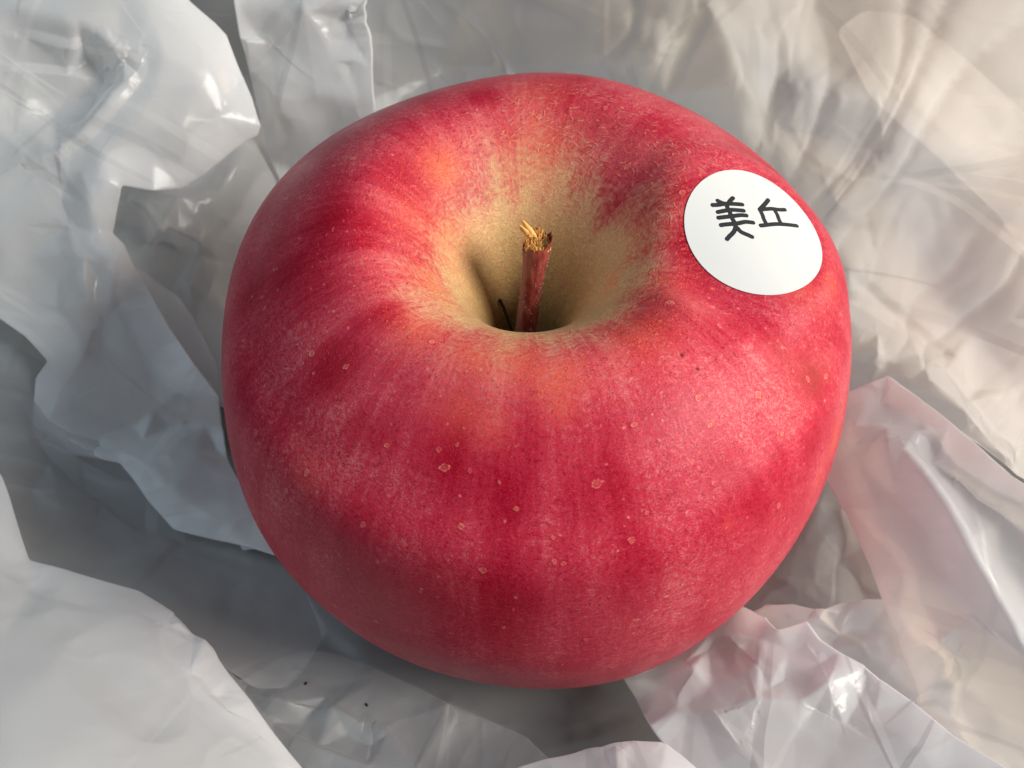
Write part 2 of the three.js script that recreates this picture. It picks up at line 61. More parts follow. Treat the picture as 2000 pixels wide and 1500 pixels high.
front_left_flap: { n: 24, vertices: [-100.6,32,5.6,-83.5,28,5.7,-75.9,26,8.5,-73.3,25.3,13.3,-69.2,24,21.7,-65.2,23.6,22.6,-58.5,22.8,24.3,-53.2,22,25.5,-48.1,21.8,28.7,-44.5,21.4,32,-41.8,21,33.9,-39,20,37.4,-35.9,19,40.7,-32.2,17.3,45,-28.6,15.5,48.7,-20.6,12,57.2,-19.6,12,70.4,-70.7,45,76,-71.1,28.5,24.4,-75.5,36,35.4,-65.3,35,38.4,-57.8,35.5,42.1,-50.4,34.5,48.3,-45.6,33,52.8,-57,31.5,36.3,-52.5,31.5,41.9,-45.9,30,48,-53.6,39,55.9,-60.6,40,50.2,-48.3,26.8,35,-52.4,27,31.4,-61.1,28.8,30.7,-43.2,25.3,39.3,-41,24,41.8,-38.3,22.5,43.5,-35.7,21,44.9,-39.6,21.5,40.9,-42.7,22.2,33.1,-47.5,23.8,31.9,-46.4,23,31.1,-46.4,27,38,-34.8,22.5,49.5,-40.9,27,47,-30.6,19,56.4,-41.6,34,63.2,-55.5,42,67.9,-66.2,27.5,28.6,-37.1,24.5,49.5], faces: [1,3,2,1,18,3,3,18,4,0,19,1,1,19,18,0,17,19,18,19,20,21,22,25,21,25,24,22,23,26,22,26,25,22,27,23,17,28,19,19,28,20,20,28,21,21,28,22,22,28,27,6,30,7,6,24,30,7,30,8,24,25,30,25,29,30,5,31,6,6,31,24,20,21,31,21,24,31,10,32,11,11,32,33,12,35,13,12,34,35,11,36,12,12,36,34,11,33,36,33,34,36,10,37,32,9,32,37,29,38,30,8,30,38,8,39,9,9,39,38,8,38,39,25,26,40,25,40,29,9,40,32,26,32,40,29,40,38,9,38,40,13,41,14,13,35,41,26,42,32,32,42,33,33,42,34,23,42,26,14,43,15,14,41,43,15,43,16,23,27,44,16,43,44,27,28,45,17,45,28,16,45,17,16,44,45,27,45,44,4,18,46,18,20,46,4,46,5,5,46,31,20,31,46,23,47,42,34,47,35,34,42,47,35,47,41,23,44,47,41,47,43,43,47,44], ridges: [[0.5,0.5,[-41.7,21.2,34,-42.4,23,36.4,-43.2,25.3,39.2]],[0.35,0.5,[-43.2,25.3,39.3,-41,24,41.8,-38.3,22.5,43.5,-34.4,20.5,45.1]],[0.35,0.6,[-49,22.4,29,-48.5,23.6,31,-49,24.5,32.2]],[0.25,0.5,[-46.7,22.5,30.5,-46.3,22.6,31.3]],[-0.3,0.8,[-62.4,29,32.3,-59.4,30,34.9,-57.2,30.5,36.7]],[0.3,0.5,[-38.3,22.6,43.4,-38.4,20.9,40.7,-38.8,20.8,39.9]]] },
right_flap: { n: 22, vertices: [48.6,16,-0.7,51.7,22,-5.6,52.5,24,-7.3,55.1,26,-7.5,58.2,28,-7.8,61.4,29,-3.2,65.1,30.5,2.8,68.5,32,9.1,71,33,13.9,79,35,24.6,85.6,39,40.1,75,37,74.6,64,23,60.6,62.5,20,52.1,59.5,18,46.9,56.4,15.5,39.8,56.8,17.5,39.2,54.7,19,33,54.8,19.2,31.4,53.5,20,27.5,52.5,20,21,51.1,19.5,14,50,19,9.4,48.7,18.3,4.9,58.3,25.3,-4.3,55,24.5,-4.9,60.7,27,-0.8,52.7,24.8,-0.7,56.5,26.8,1.2,60.6,28,2.6,63.4,28.8,2.7,64.7,29.8,3.1,58.6,28,4.8,56.2,27,5.1,58.1,28,5.6,60.1,29.3,10.9,61.6,30.3,16.1,62.8,31.3,22.7,64,32,28.4,65.6,32.5,35.3,67.6,33,42.4,53.4,22,3.9,51.6,22,0.2,53.2,22.5,13.1,55.6,24.2,22.3,56.3,24.8,11.7,54.8,23.6,23.6,54.8,21.5,28.9,62.4,26.5,7,65.8,26,9.8,67.9,25.5,12.6,71.1,26,15.8,73.6,27,19.2,64.7,26.2,3.7,64.6,28.2,6.8,68.1,29.5,11,69.7,29.5,13.6,68.6,27,22.1,70.7,29,30.8,58,25,34.2,61.2,22.3,39.6,58.5,22.5,36.9,59,25,36.1,60,25.3,36.7,60.2,21.8,38.8,64,28.5,39.3,62.1,29,32.3,57.7,24.5,29.5,64.7,24.5,44.8,68.5,28,51.3,58.8,25.8,34.2,56.8,20.5,36.1,59.7,27,19.7,60.1,28,26.5,61.6,21.5,45.1], faces: [3,24,4,4,24,5,1,25,2,2,25,3,3,25,24,5,24,26,1,27,25,24,25,28,25,27,28,24,28,26,26,28,29,5,30,6,5,26,30,26,29,30,6,30,31,28,32,29,28,33,32,32,33,34,22,41,23,27,41,28,28,41,33,0,42,1,1,42,27,0,23,42,23,41,42,27,42,41,20,43,21,21,43,22,22,43,41,20,44,43,33,45,34,34,45,35,35,45,36,33,41,45,41,43,45,43,44,45,19,46,20,20,46,44,18,47,19,19,47,46,29,32,48,32,34,48,34,35,48,35,36,49,35,49,48,36,37,50,36,50,49,37,51,50,8,52,9,8,51,52,30,53,31,29,53,30,29,48,53,6,54,7,6,31,54,31,53,54,48,49,54,48,54,53,7,55,8,49,50,55,49,55,54,7,54,55,50,51,56,8,56,51,50,56,55,8,55,56,37,38,57,37,57,51,51,57,52,9,58,10,10,58,40,39,40,58,9,52,58,38,39,58,38,58,57,52,57,58,17,59,18,59,61,62,61,63,62,16,60,64,16,64,61,61,64,63,60,63,64,39,65,40,60,65,63,38,66,39,63,65,66,39,66,65,18,67,47,18,59,67,46,47,67,40,65,68,60,68,65,10,69,11,11,69,12,10,40,69,12,69,13,13,69,68,40,68,69,59,62,70,62,63,70,63,66,70,66,67,70,59,70,67,16,71,17,16,61,71,17,71,59,59,71,61,36,72,37,44,72,45,36,45,72,37,73,38,38,73,66,66,73,67,44,46,73,46,67,73,44,73,72,37,72,73,14,74,15,15,74,16,16,74,60,13,74,14,13,68,74,60,74,68], ridges: [[0.4,0.4,[52.7,24.8,-0.7,56.5,26.8,1.2,60.6,28,2.6,64.7,29.8,3.1]],[0.3,0.35,[55.5,26.8,5,58.5,28,4.8,59.5,28.5,7.4]],[-0.4,0.4,[62.3,26.5,7.8,65.7,26,10]],[0.35,0.3,[65.7,26,10,67.9,25.5,12.7,71.1,26,16]],[0.35,0.4,[57.6,25.4,33.9,59.1,25.6,34.7]],[0.3,0.3,[61.4,28.8,32.6,63,28.8,33.1,64.6,30,34.5]],[0.45,0.4,[60.1,25.3,36.6,60.1,23,37.8,58.7,20.5,39.1,57,17,40]],[0.3,0.3,[58.6,25,36.2,60,25.3,36.6]],[-0.3,0.3,[58.3,27.5,-7.1,57.7,26.6,-5.8,56.8,26,-5.6]],[0.25,0.3,[61.4,28,2.1,62.7,28.2,1.3]],[0.5,0.8,[58.5,28,5.3,60.1,29.3,10.9,61.6,30.3,16.1,62.8,31.3,22.7,64,32,28.4,65.6,32.5,35.3]]] },
front_right_fold: { n: 22, vertices: [16.7,4.5,31.4,18.5,6,35.6,18.4,16,41.4,19,18,43.8,19.6,18.2,44.9,21.3,18.5,47.6,23.1,19,51.1,25.8,20,62.9,31,21,72,71.2,39,75,66.4,33,61.3,61.1,29.5,52.8,56.3,27.5,48.3,52.5,26,43.4,49.1,25.5,40.2,47.4,25,38,44.5,24.8,36,42.1,24.5,34,40.7,24.5,31.3,36.7,23.5,32.3,35.2,22.5,29.8,34,12,23.1,22.6,19.2,39.3,24.9,20,36.3,28.4,15.4,31.9,31.6,15.6,29.5,21.5,17.1,37.8,24.6,18.1,34.4,27.1,22.3,43.3,30.1,23.2,42.8,32.6,24.2,42,32,22.7,44.8,30.9,22.1,46.3,29.8,21.9,47.3,32.2,22.9,51,24.3,19.3,44.3,22.7,19.4,42.3,29.4,21.3,38.6,33.7,22.3,36.8,38.2,22.2,34.6,38.1,24.2,42.6,42.2,25.7,40.5,42.5,24.4,42.6,41.8,23.3,37.2,40.3,23.2,43.3,46.6,24.7,48.2,49.8,25.8,50.9,44,23.3,45.7,37.1,22.5,47.5,47.4,23.8,40.7,47.9,24.9,44.2,51.3,26.7,48.2,39.6,23.1,52.4,54.7,27.3,53,33,15.2,31.3,34.1,21.3,32.3,36.4,22.8,37.1,27.4,20.4,39,34.6,22.8,40.3,36.9,22.4,39.1], faces: [8,9,10,21,24,25,1,2,26,0,1,26,22,23,26,0,27,21,21,27,24,23,24,27,23,27,26,0,26,27,29,31,30,28,32,29,29,32,31,28,33,32,6,7,34,6,34,33,32,33,34,4,5,35,5,6,35,6,33,35,28,35,33,2,3,36,22,26,36,2,36,26,3,4,36,4,35,36,28,36,35,29,30,37,30,38,37,17,18,39,18,19,39,30,31,40,15,16,41,16,17,43,16,43,41,17,39,43,40,41,43,40,44,41,41,44,42,42,44,47,31,32,48,32,34,48,31,48,40,40,48,44,44,48,47,14,15,49,15,41,49,41,42,49,42,47,49,13,14,50,14,49,50,45,50,47,47,50,49,12,13,51,45,46,51,45,51,50,13,50,51,7,8,52,7,52,34,8,46,52,45,52,46,34,52,48,45,47,52,47,48,52,8,10,53,8,53,46,10,11,53,11,12,53,46,53,51,12,51,53,24,54,25,24,37,54,37,38,54,20,21,55,21,25,55,19,55,39,19,20,55,25,54,55,38,55,54,39,55,56,38,56,55,22,57,23,28,57,36,22,36,57,23,57,24,24,57,37,28,29,57,29,37,57,30,58,38,38,58,56,30,40,58,40,43,59,39,59,43,39,56,59,56,58,59,40,59,58], ridges: [[0.5,0.4,[26.8,24,43.9,29.8,24.8,43.4,32.2,26,42.7]],[0.4,0.4,[26.8,24,43.9,28.2,23,45.3,29.7,22.4,47.5,32.2,23,51.1]],[0.4,0.4,[32.2,26,42.7,32,23.8,44.5,31,22.6,46.3]],[0.5,0.35,[41.9,23.6,36.6,41.7,27,40.8,42.4,25.5,41.7,42.5,24.3,42.7]],[0.35,0.35,[47.4,25,38,47.8,23.5,39.8,47.5,24,43.9]],[0.35,0.35,[40.4,22.6,43,43.7,22,44.9,47,23.3,47.8]],[0.3,0.5,[47.4,25,38,49.1,25.5,40.2,52.5,26,43.4,56.3,27.5,48.3,61.1,29.5,52.8]],[0.3,0.35,[33.2,12.2,30.1,33.2,23,37.1,36.8,22.6,39.5]],[0.4,0.4,[19,18,43.8,22.4,20.5,39.8,24.7,21.5,36.9,28.8,13.3,31.1]]] },
tucked_fold: { n: 18, vertices: [33.5,9,24.6,37.7,16,25.1,41.2,16.5,25.1,44.3,16.7,26.2,45.6,16.7,26.2,48.2,16.2,25,51.9,16.6,24.5,55.6,17,24.7,58.1,17.5,30.3,59.5,17,38.5,57.1,15.5,41.6,50.6,14,35.9,44.4,14.5,32.6,38.8,14.5,29.8,44.3,18.3,27.9,42.6,17.3,28.3,48.7,16.2,26.6,52.6,14.3,28.2,47.7,15.3,29.4,50,16.6,31.3,52.8,15.5,34.1,40.6,17,27.3,55.4,14.5,29,55.3,15.5,33], faces: [0,13,1,3,14,4,2,15,3,3,15,14,12,15,13,5,16,6,4,16,5,6,17,7,6,16,17,14,15,18,12,18,15,4,14,18,4,18,16,16,18,17,11,19,12,12,19,18,17,18,19,10,20,11,11,20,19,1,21,2,1,13,21,13,15,21,2,21,15,7,22,8,7,17,22,17,19,22,19,20,22,8,23,9,9,23,10,10,23,20,20,23,22,8,22,23], ridges: [[0.4,0.3,[48.2,16.2,25,45.8,16.7,26.2,42.6,17.3,28.2]],[0.3,0.3,[44.4,17.5,28.4,47.7,15.3,29.4,50,16.6,31.3]]] },
front_flap: { n: 20, vertices: [-3.8,24,60.2,-1.3,21,52.4,0.7,21,50.4,4,21.5,49.5,8.1,22,48.8,10.1,22.3,48.3,11.8,22.5,48.3,13.8,22.8,47.7,16.1,23.2,47.5,19.4,23.6,47.8,20.2,23.6,48.1,22,23.3,49.4,23.9,23,51,28.8,22.5,56.1,30,26,72.8,-5.8,30,73.5,13.5,25,50,13.3,27.5,53.7,18.7,27,52.9,7.8,25.5,53.1,3.3,24,53.9,12.2,31,60.8,20.8,27,58.5,17.1,25.3,50.4,6,30,65.2], faces: [7,16,8,6,16,7,5,17,6,6,17,16,10,18,11,11,18,12,3,19,4,4,19,5,5,19,17,0,20,1,1,20,2,2,20,3,3,20,19,17,21,18,17,19,21,12,22,13,12,18,22,13,22,14,14,22,21,18,21,22,9,23,10,10,23,18,8,23,9,8,16,23,16,17,23,17,18,23,14,24,15,14,21,24,0,15,24,19,20,24,19,24,21,0,24,20], ridges: [[0.4,0.4,[13.6,23.5,48.4,13.4,26,51.3,13.3,28,54.4]],[0.3,0.35,[10.1,22.4,48.3,11.8,22.6,48.5,13.8,22.9,47.8]]] },
back_wall: { n: 22, vertices: [-25.1,75,-82.3,0,72,-87.6,24.6,74,-84,45.3,82,-69.9,67.6,92,-52.3,90.2,96,-45.2,95.4,62,-11.6,89.1,44,32.1,81,28,14.8,78.2,21,6.5,75.2,14,-4.9,68.8,10.5,-14.3,62.4,7.5,-18.5,54.5,5,-21.3,48,4,-40.7,30.8,3.5,-67.4,0,3,-82.4,-27.1,5,-75.9,-32.1,14,-85.6,-30.4,34,-91.8,-10.6,17,-97.7,-10.2,28,-99.8,-16,13,-97.7,0,11,-98.5,5.1,27,-101.1,21.5,13,-99.4,20.5,26,-99.2,15.8,20,-100.4,31.6,12,-90.2,38,33,-93.2,36.4,26,-92.9,34.1,19,-92.1,29.6,17.5,-98.7,42.2,27,-91.6,46.1,18,-87.1,49.2,36,-79.5,50.5,28,-76.9,50.2,20.5,-74,48.3,13,-72,54.1,26,-75,45.1,13.5,-80.2,53,20.5,-69.5,57.8,18,-62.1,63.7,21.5,-56.3,61.2,15.5,-55.9,58.9,13,-53.1,61.3,12.5,-40.4,62.7,17,-33.7,65.6,20.5,-25.2,69.8,23,-15.9,72.2,25,-7.4,75.6,29,5.5,77.9,32,15,63.6,34,-63.1,69.1,46,-62.3,74.1,56,-60,79.7,47,-36.8,70.5,37,-35.4,77.8,39,-17.6,67.2,28,-26.8,63.4,21.5,-44,54.6,39,-70.8,51.8,56,-76.3,28,46,-90.7,0,42,-96.4,-14.4,42,-96.4,71.7,31,-13.9,68.3,30,-53.1,60.2,27,-60.1,60.8,9.5,-33.3,64.3,13.3,-27.5,68.9,17.5,-20.5,71.5,19.5,-15.1,73.9,20.5,-8.5,76,23,-0.1,65.4,8.8,-27,71.7,12,-18,74.9,14,-11.4,76.9,16,-4.6,60.3,7.5,-27.4,65.9,11,-23.1,70.7,14.2,-20.4,70.3,10.5,-17.3,78.4,19,2,76,33,-1.9,-4.2,22,-97.9,0,22.5,-97.3,-6.1,28,-99.8,-1.5,28.5,-99.1,-3.2,12.5,-98.3], faces: [16,22,17,17,22,18,18,22,19,20,21,22,19,22,21,16,25,23,23,25,27,25,26,27,24,27,26,15,28,16,16,28,25,26,30,29,25,32,26,26,32,30,30,32,31,25,28,32,28,31,32,29,30,33,30,31,33,28,34,31,31,34,33,29,33,35,33,34,35,34,36,35,34,37,36,14,38,15,36,37,39,15,40,28,15,38,40,28,40,34,34,40,37,37,40,38,37,38,41,37,41,39,38,42,41,42,44,43,14,45,38,38,45,42,42,45,44,14,46,45,6,52,7,7,52,8,8,52,9,9,52,51,4,55,5,5,55,6,54,56,55,6,55,56,6,56,58,56,57,58,47,48,59,57,59,58,44,45,60,45,46,60,43,44,60,46,47,60,47,59,60,57,60,59,35,36,61,36,39,61,39,53,61,53,54,61,29,35,62,3,62,4,4,62,55,54,55,62,35,61,62,54,62,61,26,29,63,2,63,3,3,63,62,29,62,63,1,64,2,2,64,63,24,26,64,26,63,64,0,19,65,19,21,65,0,65,1,1,65,64,48,49,66,48,66,59,58,59,66,53,67,54,54,67,56,56,67,57,57,67,60,43,60,67,39,41,68,39,68,53,41,42,68,42,43,68,53,68,67,43,67,68,14,69,46,46,69,47,47,70,48,47,69,70,48,71,49,48,70,71,50,66,72,49,72,66,10,77,11,50,72,77,72,76,77,50,77,73,73,78,74,73,77,78,10,78,77,13,79,14,14,79,69,12,79,13,12,75,79,69,79,70,70,79,75,12,80,75,70,80,71,70,75,80,49,71,81,49,81,72,72,81,76,71,80,81,76,82,77,11,77,82,11,82,12,12,82,80,80,82,81,76,81,82,9,51,83,51,74,83,9,83,10,10,83,78,74,78,83,51,52,84,6,84,52,6,58,84,58,66,84,50,84,66,51,84,74,50,73,84,73,74,84,20,85,21,24,86,27,23,27,86,64,65,87,21,87,65,21,85,87,24,64,88,64,87,88,85,86,88,85,88,87,24,88,86,20,22,89,16,89,22,16,23,89,20,89,85,85,89,86,23,86,89], ridges: [[0.7,0.7,[38,33,-93.2,36.8,27,-93.2,34.1,19,-92.1,31.9,12,-90.2]],[0.8,0.9,[49.2,36,-79.5,50.2,31,-77.7,50.8,24.5,-76.7,49.7,17,-73.5]],[0.5,0.6,[-9.7,28,-99.8,-7.3,21,-99.2,-4.3,11,-97.2]],[0.4,0.4,[51.9,20.5,-72.6,53.3,20.3,-69.3,57.8,18,-62.1,61.9,20,-57.8,63.6,21.5,-56]],[0.4,0.4,[63.6,21.5,-56,61.2,15.8,-56.3,57.7,13,-54.4]],[0.6,0.6,[61.7,13,-40.6,62.7,17,-33.7,65.5,20.5,-25,69.7,23,-15.7]],[0.7,1.2,[60.9,9.5,-33.9,64.4,13.3,-27.7,69,17.5,-20.7,71.8,19.5,-14.8,74.9,22,-4.6,76.9,26,4.5]],[-0.35,0.5,[53.4,23,-72.7,56.3,32,-72.2,59.9,40,-71]],[-0.3,0.5,[56.9,25,-66.3,59.2,33,-68.3,62.8,41,-68.4]],[-0.4,0.4,[63.5,29,-60.7,65.1,34,-61.1,65.8,30,-57,64.4,26,-56]],[0.25,0.3,[62.5,22.5,-45.5,62.9,21,-40.3,64.2,22,-39.4,65.1,24,-41.7]],[0.25,0.35,[62,18,-36.4,64.1,22,-38.8]],[0.3,0.5,[50.8,37,-80.4,53.9,47,-77.4]],[0.4,0.5,[74.4,57,-45.2,76,61,-45.1]],[0.3,0.4,[31.6,26,-96,32.7,20,-95.6]],[0.3,0.5,[66.3,11.5,-18.7,73.3,13,-10.6,77.9,19,-2.7]]] },
left_floor: { n: 20, vertices: [-104.5,22,-30.7,-86.5,21,-27,-82.3,20,-22.4,-79.4,17,-20.3,-75.8,13,-17.9,-70.1,9,-14.3,-61.7,6,-12,-50.5,4,-11.2,-41.1,4,0.9,-36.5,3.5,12,-28.9,3,23.3,-31.3,4.5,29.8,-33.6,6.5,34.2,-37.7,9,35.1,-42.9,11,32.4,-49.3,13,27.6,-55,14.5,25,-64.6,16,22.4,-72.3,17,20.4,-79.3,19,11.1,-93,24,5.1,-83.1,18,-12.3,-79.4,16,-11.6,-79.5,17.5,-3.6,-79.6,18.5,4.5,-76,14.5,5,-74.3,14,-1,-70,11,0.1,-64.4,9,1.8,-57.9,7.5,7.6,-53,6,9.6,-60.3,10,13.5,-67.4,13.5,12.6,-71.1,15.5,14.5,-52.1,8.5,16.3,-45,5.5,13.9,-43.6,7,22.5,-38.1,5.5,23.5,-60.1,5.5,-2.1,-51.4,4,0.9,-70.6,14.5,7.7,-65.7,10.5,5.5,-35.8,6,29.6,-46.7,9.5,24.4], faces: [0,21,1,0,20,21,1,21,2,2,21,3,3,22,4,3,21,22,4,22,5,20,23,21,21,23,22,19,24,20,20,24,23,19,25,24,5,22,26,22,23,26,23,24,26,24,25,26,5,26,27,5,28,6,5,27,28,16,31,17,17,31,32,18,33,19,19,33,25,17,33,18,17,32,33,15,34,16,29,34,30,29,31,34,16,34,31,8,35,9,30,34,35,9,37,10,14,37,36,9,35,37,35,36,37,6,38,7,6,28,38,28,29,38,7,39,8,30,35,39,8,39,35,29,30,39,29,39,38,7,38,39,25,40,26,26,40,27,32,40,33,25,33,40,28,41,29,29,41,31,31,41,32,27,41,28,27,40,41,32,41,40,11,42,12,12,42,13,10,42,11,10,37,42,13,42,14,14,42,37,14,43,15,14,36,43,15,43,34,34,43,35,35,43,36], ridges: [[0.4,0.5,[-76.2,14.5,4,-71.6,14.3,7.2,-67.6,12,6.3,-65.1,10.5,6.4]],[0.3,0.4,[-68.9,13.5,13,-63.9,11.5,13.3,-58.8,9.5,13.7,-54.3,8,13.8]],[0.3,0.5,[-81.8,17.5,-9.6,-77.3,16,-2.7,-73,13.5,1.6,-68.7,12,5,-62.3,9,8.4]],[0.3,0.4,[-52.7,10,20.4,-45,8,22.1,-37.2,5,18.6]]] },
front_film: { n: 24, vertices: [-45.3,12,30.4,-40.3,8,33.6,-39.7,7,34,-35.6,5,28.8,-31.6,4,27.1,-27.7,3.6,27.4,-22.1,3.2,29.3,-14,3,32.9,-7.7,3,36.1,-3.1,3,38,2.3,4,40.7,5.9,6,45.1,7.1,9,53.8,-6.9,10,57.4,-30.2,12,57.9,-42.4,13,48,-39.6,7.5,35.1,-36.8,8.2,36.1,-33,8.6,37,-26.2,8.4,37.8,-22.4,7.8,39.8,-20.4,7.6,39.7,-23.6,3.6,29.4,-27,5,33.2,-34.3,5.5,29.4,-35.3,6.6,33,-30.9,5.6,32.6,-21,4.4,32.2,-27.4,6.6,35.4,-15.2,5,37.9,-17.8,8,42,-13.3,10,47,-35.2,7.2,39.6,-31.7,8.6,42.2,-27.7,9.4,44.2,-24.7,9.6,45.2,-20.1,10.4,46.9,-30.7,7,39.4,-23.8,7.2,41.7,-20.5,7.5,43.3,-10,4.4,35.9,-10.2,5.8,39.8,-10.9,8.8,46.7,-8.3,5,41,-7.7,3.6,36.7,-3.8,4.2,40.7,0,6.4,45.2,-5.9,6.5,46,-15.5,3.4,33.4,-32,8.6,45.9,-25.8,10,48.5], faces: [0,16,1,0,15,16,1,16,2,2,16,17,5,22,6,5,23,22,3,24,4,1,2,25,1,25,3,2,17,25,3,25,24,17,18,25,4,26,5,5,26,23,4,24,26,24,25,26,18,26,25,20,21,27,6,22,27,19,20,27,19,27,23,22,23,27,18,28,26,19,23,28,23,26,28,21,30,29,29,30,31,15,32,16,16,32,17,17,32,18,13,36,14,13,31,36,30,36,31,19,28,37,18,37,28,18,32,37,32,33,37,33,34,37,19,37,34,19,38,20,19,34,38,34,35,38,20,39,21,20,38,39,21,39,30,30,39,36,35,36,39,35,39,38,7,40,8,7,29,40,29,31,41,29,41,40,13,42,31,31,42,41,41,42,43,8,40,44,40,41,44,8,44,9,41,43,44,9,45,10,43,45,44,9,44,45,11,46,12,12,46,13,10,46,11,10,45,46,42,47,43,43,47,45,13,47,42,13,46,47,45,47,46,6,48,7,6,27,48,21,48,27,21,29,48,7,48,29,14,49,15,15,49,32,32,49,33,33,49,34,35,50,36,14,36,50,34,50,35,34,49,50,14,50,49], ridges: [[0.5,0.3,[-39.6,7.5,35,-36.8,8.2,36.1,-33,8.6,37,-26.2,8.4,37.8,-22.4,7.8,39.8,-20.4,7.6,39.7]],[0.6,0.3,[-35.3,7.2,39.5,-31.7,8.6,42.2,-27.7,9.4,44.2,-24.7,9.6,45.2,-20.1,10.4,46.9]],[0.6,0.3,[-20.4,7.6,39.7,-17.7,8,42.2,-13.3,10,47.2]],[0.4,0.2,[-20.4,7.6,39.7,-20.5,7.5,43.3,-20.5,8.5,46.2]],[0.4,0.25,[-9.8,4.4,35.7,-10.2,5.8,39.8,-11,8.8,47]],[0.35,0.2,[-8.5,4.2,37,-9.8,5.6,41.2]],[0.3,0.3,[-7.2,5,39.9,-4.1,5,43.1,-0.7,6.4,46.3]],[0.3,0.3,[-34.3,5.5,29.4,-27.1,7.8,37.2]],[0.3,0.3,[-26.2,8.4,37.8,-21.9,3.8,30.3]]] },
back_lining: { n: 14, vertices: [64.2,26,-92.9,68,32,-91.4,74.5,36,-84.7,80.4,38,-70.7,85.9,40,-55.1,93.9,42,-37.4,92.3,34,-6.8,87.5,31,-19,83.4,31,-32,82.2,30,-39.7,76.7,26,-57.9,68.3,24,-75.8,71.9,31,-79.1,78.1,32.5,-64.8,82.7,34.5,-48.5,88.2,35.5,-34.6], faces: [5,7,6,0,12,1,0,11,12,1,12,2,2,12,3,3,13,4,3,12,13,10,13,11,11,13,12,4,14,5,9,14,10,10,14,13,4,13,14,5,15,7,7,15,8,8,15,9,9,15,14,5,14,15], ridges: [] },
right_film: { n: 20, vertices: [35.3,7,18.2,43.3,6,7.7,48.4,6.5,0.4,50.5,8,-4.6,52.1,11,-2.8,54.4,11.5,3.3,56.2,11,12.2,59.3,10,23,61,9,31.6,55.8,8,27.9,48.4,8.5,24.8,40.7,8,24.6,35.4,7,24.2,49.8,10.5,2.2,52.9,10.2,3.9,49.3,8,3.7,53.2,8.2,5.2,45.8,8,10.6,48.9,8.6,11,43.1,8.8,17.3,46.9,9,18.3,52.1,7,13.8,54.9,6.5,17.1,54.5,8,22.1,50.2,9.5,21.9,42.8,9,22.1,39.6,8.8,19.9,53.8,7.4,10.3], faces: [7,9,8,2,13,3,3,13,4,4,13,5,5,13,14,1,15,2,2,15,13,13,15,14,5,16,6,5,14,16,14,15,16,1,17,15,15,18,16,15,17,18,1,19,17,17,20,18,17,19,20,18,20,21,6,22,7,6,21,22,7,23,9,7,22,23,9,23,10,10,24,20,20,24,21,21,24,22,22,24,23,10,23,24,10,25,11,10,20,25,19,25,20,11,26,12,0,12,26,0,26,1,1,26,19,11,25,26,19,26,25,6,16,27,6,27,21,16,18,27,18,21,27], ridges: [[0.5,0.5,[47.6,7.5,1.5,49.8,10.5,2.2,53.2,10.4,4.1]],[0.3,0.3,[51,8,11.5,52.7,7,14.6,54,6.8,18.1]],[0.4,0.4,[39.5,8.8,20.3,43.3,9,18.3,46.9,9,18.4]]] }
};

// ------------------------------------------------------------------ the surface below
{
  const N = 512, d = new Uint8Array(N * N * 4);
  for (let j = 0; j < N; j++) for (let i = 0; i < N; i++) {
    const x = i / N, y = j / N, a = 2 * Math.PI * x, k = (j * N + i) * 4;
    const g = noise(Math.cos(a) * 5, Math.sin(a) * 5, y * 1.2) * 0.5 + noise(Math.cos(a) * 22, Math.sin(a) * 22, y * 3) * 0.3 + noise(Math.cos(a) * 60, Math.sin(a) * 60, y * 9) * 0.2;
    const c = mix3([15, 13, 11], [27, 22, 18], clamp(0.5 + g * 0.6, 0, 1));
    d.set([c[0], c[1], c[2], 255], k);
  }
  const map = dataMap(d, N, N, true); map.repeat.set(3, 3);
  const g = new THREE.BoxGeometry(1.2, 0.03, 0.9);
  const table = new THREE.Mesh(g, new THREE.MeshStandardMaterial({ map, roughness: 0.55 }));
  table.position.y = -0.0152; table.name = 'table_top'; table.receiveShadow = true; table.userData.kind = 'structure'; scene.add(table);
}

// ------------------------------------------------------------------ the apple
const R = 0.045, APPLE = [0.0032, 0.037, -0.0020], SX = 0.979, LEAN = -0.0103, PIT = -0.0010;
const PROFILE = [[0, -.06], [.05, -.03], [.088, .12], [.120, .27], [.175, .415], [.25, .535], [.36, .65], [.50, .71], [.66, .66], [.82, .535], [.94, .385], [1.0, .045], [.962, -.23], [.87, -.50], [.665, -.70], [.46, -.80], [.27, -.79], [.10, -.70], [0, -.66]];
const CURVE = (() => {
  const p = PROFILE, q = [[2 * p[0][0] - p[1][0], 2 * p[0][1] - p[1][1]], ...p, [2 * p.at(-1)[0] - p.at(-2)[0], 2 * p.at(-1)[1] - p.at(-2)[1]]], out = [];
  for (let i = 1; i < q.length - 2; i++) for (let k = 0; k < 24; k++) {
    const t = k / 24, f = (c) => 0.5 * (2 * q[i][c] + (q[i + 1][c] - q[i - 1][c]) * t + (2 * q[i - 1][c] - 5 * q[i][c] + 4 * q[i + 1][c] - q[i + 2][c]) * t * t + (-q[i - 1][c] + 3 * q[i][c] - 3 * q[i + 1][c] + q[i + 2][c]) * t * t * t);
    out.push([f(0), f(1)]);
  }
  out.push(p.at(-1));
  let l = 0; const s = [0];
  for (let i = 1; i < out.length; i++) s.push(l += Math.hypot(out[i][0] - out[i - 1][0], out[i][1] - out[i - 1][1]));
  return { out, s: s.map((v) => v / l), length: l };
})();
function along(s) {
  let lo = 0, hi = CURVE.s.length - 1;
  while (hi - lo > 1) { const m = (lo + hi) >> 1; if (CURVE.s[m] <= s) lo = m; else hi = m; }
  const t = clamp((s - CURVE.s[lo]) / (CURVE.s[hi] - CURVE.s[lo] || 1), 0, 1);
  return [lerp(CURVE.out[lo][0], CURVE.out[hi][0], t), lerp(CURVE.out[lo][1], CURVE.out[hi][1], t)];
}
